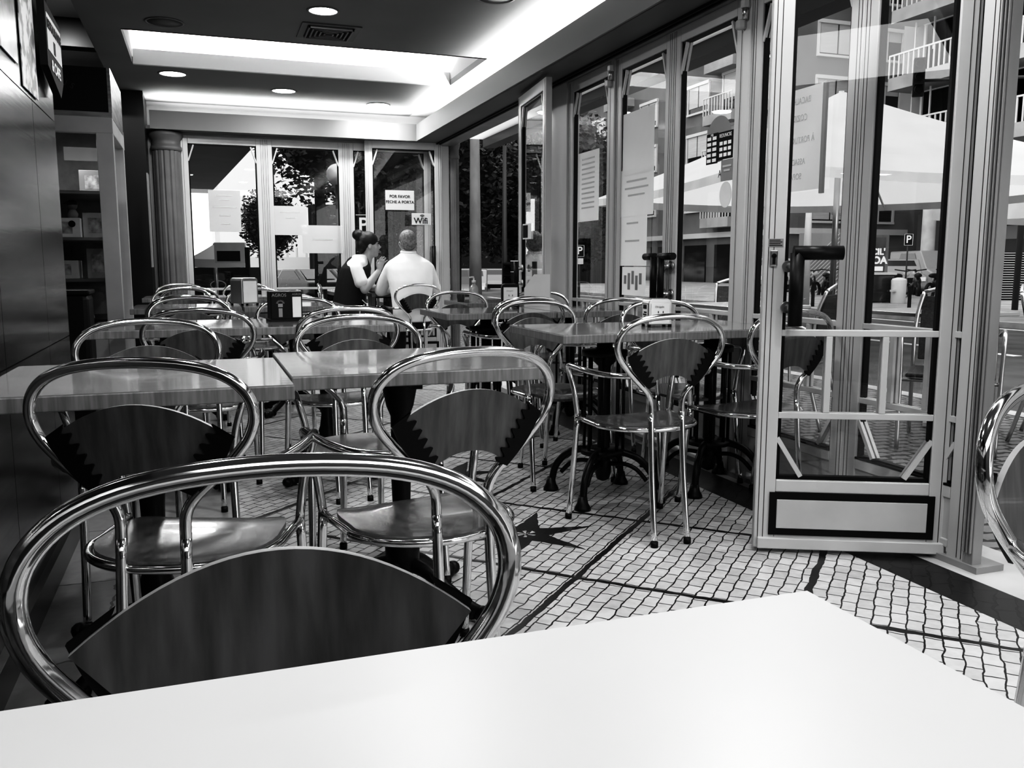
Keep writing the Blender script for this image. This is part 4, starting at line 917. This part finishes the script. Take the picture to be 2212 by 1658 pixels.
# kiosk etc at the far left street
x, y = G(470, 25); e = empty('street_kiosk', (x, y, -.3), -YAW, 'dark kiosk with an oval emblem under the small parasol', 'kiosk'); MB().box(-.9, .9, 0, 1.2, 0, 1.25).build('kiosk_body', INK, e)
MB().tube([(.22*math.cos(a), -.01, .75+.12*math.sin(a)) for a in [i*2*PI/20 for i in range(20)]], .015, 6, closed=True).build('oval_emblem', GREYP, e)
x, y = G(500, 19); e = empty('lit_signboard', (x, y, -.3), -YAW, 'white framed signboard hanging outside the leftmost back window', 'sign'); MB().box(-.36, .3, 0, .1, 1.36, 1.8).build('white_frame', PAP, e); MB().box(-.3, .2, -.01, 0, 1.4, 1.62).build('dark_panel', INK, e); MB().box(.3, .38, 0, .1, 0, 1.7).build('post', INK, e)
def building(name, label, fr):
    e = empty(name, (0, 0, 0), 0, label, 'building'); return e
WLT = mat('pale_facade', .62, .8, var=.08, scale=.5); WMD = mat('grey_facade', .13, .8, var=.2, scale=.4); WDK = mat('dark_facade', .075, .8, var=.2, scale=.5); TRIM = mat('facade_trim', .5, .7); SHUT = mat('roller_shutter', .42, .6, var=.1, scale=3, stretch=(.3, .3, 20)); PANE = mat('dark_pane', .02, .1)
b1 = empty('white_building', (0, 0, -1), 0, 'bright white building beyond the leftmost back window', 'building'); MB().box(1.2, 9, 60, 75, 0, 17).build('wall', mat('white_facade', .75, .8), b1); MB().box(.9, 1.2, 60, 75, 0, 17.5).build('corner_pilaster', WLT, b1)  # the wall is plain white in its own colour
x, y = G(640, 55); b2 = empty('white_footbridge', (x, y, -.8), -YAW, 'long pale bridge deck far behind the parked cars', 'bridge'); MB().box(-5, 4, 0, 1, 1.6, 2.3).build('deck', TRIM, b2); MB().box(-5, 6, 0, .3, .9, 1.2).build('lower_rail', TRIM, b2)
k = MB()
for i in range(16): k.box(-4.8+i*.6, -4.7+i*.6, 0, .1, 2.3, 2.9)
k.build('railing', TRIM, b2)
def win(parent, face, a0, a1, z0, z1, p, shut=.75, nsub=1):   # face 'x': plane X=p facing -X, a along Y; 'y': plane Y=p facing -Y
    def bx(m, u0, u1, v0, v1, d0, d1): return m.box(p-d1, p-d0, u0, u1, v0, v1) if face == 'x' else m.box(u0, u1, p-d1, p-d0, v0, v1)
    f = MB(); t = .12; bx(f, a0-t, a1+t, z1, z1+t*1.5, 0, .14); bx(f, a0-t, a1+t, z0-t, z0, 0, .14); bx(f, a0-t, a0, z0, z1, 0, .1); bx(f, a1, a1+t, z0, z1, 0, .1)
    o = f.build('window', TRIM, parent); q = bx(MB(), a0, a1, z0, z1, -.01, .02).build('pane', PANE, o)
    s = MB(); zs = z1-(z1-z0)*shut
    for i in range(nsub):
        w = (a1-a0)/nsub; bx(s, a0+i*w+.05, a0+(i+1)*w-.05, zs, z1, .02, .06)
    s.build('shutter', SHUT, o); return o
def balcony(parent, face, a0, a1, z, p, dep=1.2, rail=1.0, solid=False):
    def bx(m, u0, u1, v0, v1, d0, d1): return m.box(p-d1, p-d0, u0, u1, v0, v1) if face == 'x' else m.box(u0, u1, p-d1, p-d0, v0, v1)
    o = bx(MB(), a0, a1, z-.55, z, 0, dep).build('balcony', mat('balcony_slab', .3, .8, var=.15, scale=.8), parent); r = MB(); n = int((a1-a0)/.28)
    bx(r, a0, a1, z+rail-.07, z+rail, dep-.08, dep)
    for i in range(n+1): u = a0+(a1-a0)*i/n; bx(r, u-.03, u+.03, z, z+rail, dep-.06, dep-.01)
    r.build('railing', TRIM, o); return o
b3 = empty('apartment_building', (0, 0, -.3), 0, 'long grey apartment block with paired shuttered windows and small balconies beyond the glass wall', 'building')
MB().box(28.6, 42, 38, 95, 0, 24).build('wall', WMD, b3)
for zc in (4.6, 7.5, 10.4, 13.3, 16.2):
    for (a0, a1) in ((46, 48.2), (52.2, 54.4), (60, 62.2), (67, 69)): win(b3, 'x', a0, a1, zc, zc+1.5, 28.6, .8, 2)
    win(b3, 'x', 43.2, 44.4, zc-.6, zc+1.6, 28.6, .6); win(b3, 'x', 40.2, 41.2, zc-.6, zc+1.6, 28.6, .8); balcony(b3, 'x', 42.3, 45.2, zc-.6, 28.6, .9); balcony(b3, 'x', 39.0, 41.9, zc-.6, 28.6, .7); balcony(b3, 'x', 55.5, 58.5, zc-.6, 28.6, .9)
for zc in (3.6, 6.4, 9.2, 11.9, 14.7):
    win(b3, 'y', 29.9, 32.2, zc, zc+1.5, 38, .95, 2); win(b3, 'y', 34.2, 35.1, zc, zc+1.4, 38, .35); 
MB().box(28.3, 28.6, 38, 60, 2.9, 3.2).box(28.3, 36, 37.7, 38, 2.9, 3.2).build('cornice', TRIM, b3)
shp = MB()
for i in range(5): shp.box(28.5, 28.62, 39+i*3.4, 41.4+i*3.4, .2, 2.5)
shp.build('shop_opening', PANE, b3)
b4 = empty('corner_building', (0, 0, -.3), 0, 'grey apartment building with long glazed balconies over a dark arcade across the street', 'building')
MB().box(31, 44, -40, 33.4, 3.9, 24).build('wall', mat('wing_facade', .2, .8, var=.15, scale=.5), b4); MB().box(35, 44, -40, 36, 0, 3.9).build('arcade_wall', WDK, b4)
for zc in (6.7, 9.6, 12.5, 15.4):
    balcony(b4, 'x', 14.5, 32.6, zc, 31, 1.5, 1.0); win(b4, 'x', 8, 12, zc, zc+1.6, 31.02, .5, 2); win(b4, 'x', -2, 2, zc, zc+1.6, 31.02, .5, 2); win(b4, 'x', 25, 32.0, zc, zc+2.3, 31.02, .0, 1); 
    k = MB()
    for i in range(8): k.box(30.3, 30.36, 24.6+i*1.05, 24.66+i*1.05, zc+1, zc+2.5)
    k.box(30.3, 30.36, 24.6, 32.2, zc+2.45, zc+2.55); k.build('glazing_frame', TRIM, b4)
MB().box(35-.05, 35, 24, 33, 2.5, 3.1).build('arcade_fascia', mat('arcade_fascia_paint', .3, .7), b4); MB().box(34.6, 35, 30.8, 35.8, .0, 1.6).build('low_wall', mat('arcade_low_wall', .35, .8, var=.1, scale=1), b4)
MB().box(34.9, 35, 25.6, 26.8, 0, 2.3).box(34.9, 35, 22, 24, 0, 2.4).build('shop_opening', PANE, b4)
x, y = G(2001, 36); e = empty('round_pillar', (x, y, -.35), 0, 'thick pale round pillar holding up the arcade across the street', 'pillar'); MB().lathe([(.3, 0), (.27, .2), (.26, 3.4), (.26, 4.3)], seg=24).build('pillar_shaft', mat('pillar_concrete', .42, .8, var=.15, scale=1.5), e)
x, y = G(2042, 38); z = Zp(517, 38); e = empty('service_sign', (x, y, z), -YAW, 'square white service sign hanging in the dark arcade', 'sign'); MB().box(-.27, .27, 0, .08, -.3, .3).build('sign_box', PAP, e)
text('lettering', 'BOSCH', .15, (0, -.005, .17), (PI/2, 0, 0), INK, e, bold=.006); text('lettering', 'Service', .14, (0, -.005, .0), (PI/2, 0, 0), INK, e, bold=.004); MB().prism([(-.2, -.1), (.2, -.1), (0, -.27)], lambda u, v, q: (u, q, v), -.01, 0).build('printed_triangle', GREYP, e)
# illuminated poster
x, y = G(1872, 27); z = Zp(612, 27); e = empty('street_poster', (x, y, z), -YAW, 'dark street advertisement with big white letters behind the wheeled container', 'billboard'); hh_ = 1.5
MB().box(-.65, .65, 0, .15, 0, hh_).box(-.5, .5, .02, .13, -z-.1, 0).build('case', CON, e); MB().box(-.55, .55, -.01, 0, .05, hh_-.08).build('poster_face', mat('poster_dark', .05, .4, var=.5, scale=1.5), e)
text('lettering', "ESTACIL'", .26, (.04, -.015, .98), (PI/2, 0, 0), WINK, e, bold=.012); text('lettering', 'LAGOA', .3, (.1, -.015, .72), (PI/2, 0, 0), WINK, e, bold=.014); MB().box(-.4, .5, -.014, -.01, .4, .54).build('white_label', WINK, e)
k = MB()
for i in range(4): k.box(.1, .45, -.014, -.01, .12+i*.06, .15+i*.06)
k.build('small_print', WINK, e)
# bins, bollards
x, y = G(1893, 24.5); e = empty('waste_container', (x, y, -.1), -YAW, 'dark wheeled waste container across the street', 'container'); MB().box(-.5, .42, -.3, .4, .1, .85).build('container_body', PANE, e, bevel=.03); MB().box(-.53, .45, -.33, .43, .85, .91).build('container_lid', TRIM, e)
k = MB(); 
for a in (-.4, .32): k.tube([(a, -.25, .07), (a+.05, -.25, .07)], .07, 10)
k.build('wheels', RUB, e)
x, y = G(1944, 23.9); e = empty('litter_bin', (x, y, -.1), 0, 'pale round litter bin beside the dark waste container', 'bin'); MB().lathe([(.17, 0), (.19, .1), (.2, .7), (.17, .75), (.05, .78)], seg=18).build('bin_body', TRIM, e); MB().box(-.3, -.17, -.1, .0, .4, .45).build('bin_arm', TRIM, e)
def bollard(px, D, h, label):
    x, y = G(px, D); e = empty('bollard', (x, y, -.08), 0, label, 'bollard', 'dark bollards on the far pavement'); MB().lathe([(.05, 0), (.045, .05), (.04, h-.05), (.045, h-.03), (.02, h)], seg=12).build('bollard_shaft', BLK, e)
bollard(1969, 21, .62, 'dark bollard in front of the pillar across the street'); bollard(1759, 22, .7, 'left one of two dark bollards under the door handle'); bollard(1791, 22, .7, 'right one of two dark bollards under the door handle')
# cars
def car(px, D, gnd, rz, label, g, L=4.2, Wd=1.75, Hh=1.45, van=False):
    x, y = G(px, D); e = empty('parked_car', (x, y, gnd), rz, label, 'car', 'cars parked outside'); m_ = mat('car_paint_%d' % int(g*100), g*.42, .3, coat=.3)
    pr = [(-L/2, .35), (-L/2+.05, .75), (-L/2+.9, .88), (-L/2+1.6, Hh-.02), (L/2-1.2, Hh), (L/2-.35, .98), (L/2-.02, .85), (L/2, .35), (L/2-.4, .22), (-L/2+.4, .22)] if not van else [(-L/2, .35), (-L/2+.1, .95), (-L/2+.7, 1.1), (-L/2+1.3, Hh), (L/2-.1, Hh), (L/2, .9), (L/2, .35), (L/2-.4, .22), (-L/2+.4, .22)]
    MB().prism(pr, lambda u, v, q: (u, q, v), -Wd/2, Wd/2).build('car_body', m_, e, bevel=.06)
    k = MB()
    for s in (-1, 1):
        y0, y1 = sorted((s*(Wd/2-.01), s*(Wd/2+.012))); k.prism([(-L/2+1.2, .92), (-L/2+1.75, Hh-.1), (L/2-1.3, Hh-.1), (L/2-.75, .95)], lambda u, v, q: (u, q, v), y0, y1)
    k.add([(-L/2+.98, -Wd/2+.12, .93), (-L/2+.98, Wd/2-.12, .93), (-L/2+1.52, Wd/2-.2, Hh-.07), (-L/2+1.52, -Wd/2+.2, Hh-.07)], [(0, 1, 2, 3)])
    k.add([(L/2-.30, -Wd/2+.12, 1.0), (L/2-.30, Wd/2-.12, 1.0), (L/2-1.1, Wd/2-.2, Hh-.04), (L/2-1.1, -Wd/2+.2, Hh-.04)], [(0, 3, 2, 1)])
    k.build('windows', PANE, e)
    for sx in (-1, 1):
        for sy in (-1, 1): w_ = MB().tube([(sx*(L/2-.8), sy*(Wd/2-.18), .31), (sx*(L/2-.8), sy*(Wd/2+.01), .31)], .31, 18).build('wheel', RUB, e); MB().tube([(sx*(L/2-.8), sy*(Wd/2), .31), (sx*(L/2-.8), sy*(Wd/2+.02), .31)], .18, 12).build('hubcap', CH2, w_)
    k = MB()
    for s in (-1, 1): k.box(-L/2-.01, -L/2+.1, s*.62-.16, s*.62+.16, .6, .74)
    k.build('headlights', WINK, e); MB().box(-L/2-.015, -L/2+.02, -.42, .42, .55, .72).box(-L/2-.015, -L/2+.02, -.6, .6, .3, .42).build('grille', INK, e); MB().box(-L/2-.02, -L/2, -.26, .26, .42, .53).build('number_plate', WINK, e); return e
car(600, 46, -.66, -1.2, 'pale silver car at the left behind the middle back window', .35)
car(655, 42, -.62, -1.2, 'dark car behind the overlapping papers of the middle back window', .02)
car(730, 45, -.62, -1.2, 'dark car behind the woman through the middle back window', .03)
car(972, 33, -.56, 1.25, 'dark car nearest the left of the concrete post through the doorway', .03)
car(1010, 39, -.62, 1.25, 'silver car at the far left of the open doorway', .4)
car(1066, 43, -.6, 1.3, 'pale car with bright bonnet beside the traffic signal pole', .3)
car(1142, 34, -.56, 1.3, 'dark car to the right of the traffic signal pole', .04)
car(1925, 33, -.15, 1.0, 'white car seen behind the pale litter bin', .6, Hh=1.4)
car(2012, 36.5, -.2, 1.2, 'white van parked behind the round pillar', .6, L=4.4, Wd=1.8, Hh=1.8, van=True)
car(1660, 36, -.15, 1.1, 'white car in the gap between the posts left of the open door', .6)
# motorcycles
def bike(px, D, rz, label, g=.02):
    x, y = G(px, D); e = empty('motorcycle', (x, y, -.15), rz, label, 'motorcycle', 'motorcycles parked across the street')
    for sx in (-.62, .62): MB().tube([(sx+.25*math.cos(a), 0, .3+.25*math.sin(a)) for a in [i*2*PI/18 for i in range(18)]], .055, 8, closed=True).build('wheel', RUB, e)
    k = MB(); k.ball((-.05, 0, .6), .25, sx=1.4, sy=.55, sz=.8); k.tube([(.62, 0, .3), (.42, 0, .95)], .035, 8); k.tube([(-.62, 0, .3), (-.2, 0, .5), (.3, 0, .6)], .05, 8); k.build('bike_body', mat('bike_paint_%d' % int(g*100), g, .3), e)
    MB().ball((-.35, 0, .82), .2, sx=1.7, sy=.6, sz=.4).build('saddle', BLK, e); MB().tube([(.35, -.33, 1.02), (.44, 0, .97), (.35, .33, 1.02)], .018, 8).build('handlebar', BLK, e); MB().ball((.5, 0, .88), .1).build('headlamp', TRIM, e)
bike(1745, 30, .4, 'leftmost dark motorcycle under the door handle'); bike(1790, 31, .7, 'second dark motorcycle under the door handle'); bike(1948, 28, .5, 'motorcycle left of the round pillar', .3); bike(1982, 30, .9, 'dark motorcycle touching the left of the round pillar')
bike(2032, 29, .3, 'dark motorcycle just right of the round pillar'); bike(2075, 32, .6, 'pale motorcycle rightmost in the arcade row', .4)
x, y = G(1777, 33); e = empty('lattice_shutter', (x, y, -.2), -YAW, 'grey lattice gate behind the motorcycles', 'gate'); k = MB(); k.box(-.9, .9, .05, .1, 0, 2.4)
k.build('gate_sheet', GREYP, e)
k = MB()
for i in range(-6, 16): k.bar((max(-.9, -.9+i*.15), 0, max(0, -i*.15)), (min(.9, -.9+i*.15+2.4), 0, min(2.4, 1.8-i*.15)), .025, .02, up=(0, 1, 0))
k.build('gate_lattice', TRIM, e)
x, y = G(2195, 26); e = empty('lattice_shutter', (x, y, -.2), -YAW, 'lattice security gate at the right edge across the street', 'gate'); MB().box(-.6, .6, .05, .1, .1, 1.6).build('gate_sheet', BLK, e); k = MB()
for i in range(22): k.bar((-.6, 0, .1+i*.07), (.6, 0, .1+i*.07), .02, .02, up=(0, 1, 0))
k.build('gate_lattice', TRIM, e)
# passer-by across the street (partly hidden by the door stile)
x, y = G(2062, 30)
pb = empty('person', (x, y, -.2), 1.2, 'passer-by in a white top standing at the arcade across the street', 'person')
k = MB(); limb(k, [(-.09, 0, .06), (-.09, .02, .45), (-.09, 0, .85)], [.045, .055, .08]); limb(k, [(.09, 0, .06), (.09, .02, .45), (.09, 0, .85)], [.045, .055, .08]); loft(k, [(0, 0, .8, .15, .1), (0, 0, 1.0, .14, .1), (0, 0, 1.25, .18, .11), (0, 0, 1.4, .17, .09), (0, 0, 1.45, .06, .05)])
limb(k, [(0, 0, 1.42), (0, 0, 1.5)], [.05, .05]); k.ball((0, 0, 1.6), .1, sx=.8, sy=.95, sz=1.15)
for s in (-1, 1): limb(k, [(s*.19, 0, 1.36), (s*.24, .05, 1.1), (s*.2, .2, .95)], [.05, .04, .028]); hand(k, (s*.2, .2, .95), (0, .7, -.5), (s, 0, 0), 1, .5, 1)
fleshy(k, 'body', SKIN, pb, .012, 3); k = MB(); loft(k, [(0, 0, .88, .17, .12), (0, 0, 1.0, .165, .12), (0, 0, 1.25, .2, .13), (0, 0, 1.4, .18, .1), (0, 0, 1.45, .07, .06)])
for s in (-1, 1): limb(k, [(s*.19, 0, 1.36), (s*.235, .04, 1.15)], [.065, .06])
fleshy(k, 'top', SHIRT, pb, .014, 3); k = MB()
for s in (-1, 1): limb(k, [(s*.09, 0, .1), (s*.09, .02, .45), (s*.09, 0, .88)], [.06, .07, .1])
fleshy(k, 'trousers', TROU, pb, .014, 3); MB().ball((0, -.015, 1.64), .105, sx=.86, sy=.95, sz=.95).build('hair', HAIRB, pb)
# ------------------------------------------------------------------ terrace furniture outside
def terrace_chair(loc, rz, label, first=[None]):
    if first[0]: return dup(first[0], loc, rz, label)
    e = empty('terrace_chair', loc, rz, label, 'chair', 'aluminium terrace chairs with dark woven seats'); r = .012
    for s in (-1, 1):
        MB().tube(spline([(s*.24, .24, 0), (s*.245, .20, .42), (s*.25, .19, .62), (s*.25, .1, .66), (s*.25, -.15, .65), (s*.235, -.24, .62)], 5), r, 10).build('front_frame', CH2, e)
        MB().tube(spline([(s*.22, -.34, 0), (s*.215, -.24, .42), (s*.21, -.28, .7), (s*.18, -.33, .86)], 5), r, 10).build('leg', CH2, e)
    MB().tube(spline([(-.18, -.33, .86), (0, -.35, .9), (.18, -.33, .86)], 5), r, 10).build('top_rail', CH2, e)
    m = MB(); m.box(-.22, .22, -.22, .22, .405, .43); m.build('seat', mat('dark_weave', .02, .5, var=.8, scale=80), e, bevel=.01)
    m = MB(); m.obox((0, -.285, .65), (.38, .015, .38), Matrix.Rotation(.22, 3, 'X')); m.build('backrest', MT['dark_weave'], e, bevel=.005)
    MB().tube([(-.24, .2, .39), (.24, .2, .39)], .01, 8).tube([(-.22, -.23, .39), (.22, -.23, .39)], .01, 8).build('seat_bar', CH2, e)
    first[0] = e; return e
terrace_chair((3.95, 3.75, 0), 2.3, 'terrace chair with dark woven seat seen through the wall pane beyond the open door')
terrace_chair((4.75, 3.55, 0), -2.6, 'terrace chair at the right behind the open door pane, leg beside the frame')
terrace_chair((3.55, 4.75, 0), .6, 'terrace chair behind the post left of the open door panes')
terrace_chair((4.15, 2.62, 0), 1.9, 'terrace chair in the open gap at the right edge of the photo')
terrace_chair((4.4, 6.3, 0), 3.0, 'terrace chair beyond the ironwork table through the glass wall')
def terrace_table(loc, label, first=[None]):
    if first[0]: return dup(first[0], loc, 0, label)
    e = empty('terrace_table', loc, 0, label, 'table', 'terrace tables outside'); MB().box(-.35, .35, -.35, .35, .70, .725).build('tabletop', CH2, e, bevel=.004)
    MB().tube([(0, 0, .05), (0, 0, .7)], .03, 12).build('column', ALU, e); k = MB()
    for a in range(4): t = PI/4+a*PI/2; k.bar((0, 0, .06), (.32*math.cos(t), .32*math.sin(t), .02), .04, .025)
    k.build('foot_cross', ALU, e); first[0] = e; return e
terrace_table((4.5, 4.45, 0), 'terrace table between the chairs outside the door panes'); terrace_table((4.95, 2.7, 0), 'terrace table at the right edge beyond the open gap'); terrace_table((3.9, 5.7, 0), 'terrace table outside the glass wall behind the ironwork table')
# ------------------------------------------------------------------ world, view
w = bpy.data.worlds.new('world'); bpy.context.scene.world = w; w.use_nodes = True
N, L = w.node_tree.nodes, w.node_tree.links; bg = N['Background']
tc = N.new('ShaderNodeTexCoord'); no = N.new('ShaderNodeTexNoise'); no.inputs['Scale'].default_value = 2.2; no.inputs['Detail'].default_value = 5; L.new(tc.outputs['Generated'], no.inputs[0])
r = N.new('ShaderNodeMapRange'); r.inputs['To Min'].default_value = .72; r.inputs['To Max'].default_value = 1.0; L.new(no.outputs['Fac'], r.inputs[0]); L.new(r.outputs[0], bg.inputs[0])
bg.inputs[1].default_value = 2.1
# unseen fill light added behind the camera to brighten the room
area('room_fill', (.8, -1.2, 2.5), 2.2, 1.6, 34)
s = bpy.context.scene
s.view_settings.view_transform = 'Standard'; s.view_settings.look = 'None'; s.view_settings.exposure = .25
s.view_settings.use_curve_mapping = True
cm = s.view_settings.curve_mapping; cv = cm.curves[3]
for x_, y_ in ((.03, .013), (.1, .072), (.25, .27), (.5, .66)): cv.points.new(x_, y_)
cm.update()
s.view_settings.gamma = 1
s.cycles.max_bounces = 8; s.cycles.transparent_max_bounces = 24; s.cycles.glossy_bounces = 5; s.cycles.sample_clamp_indirect = 4
s.cycles.use_denoising = True
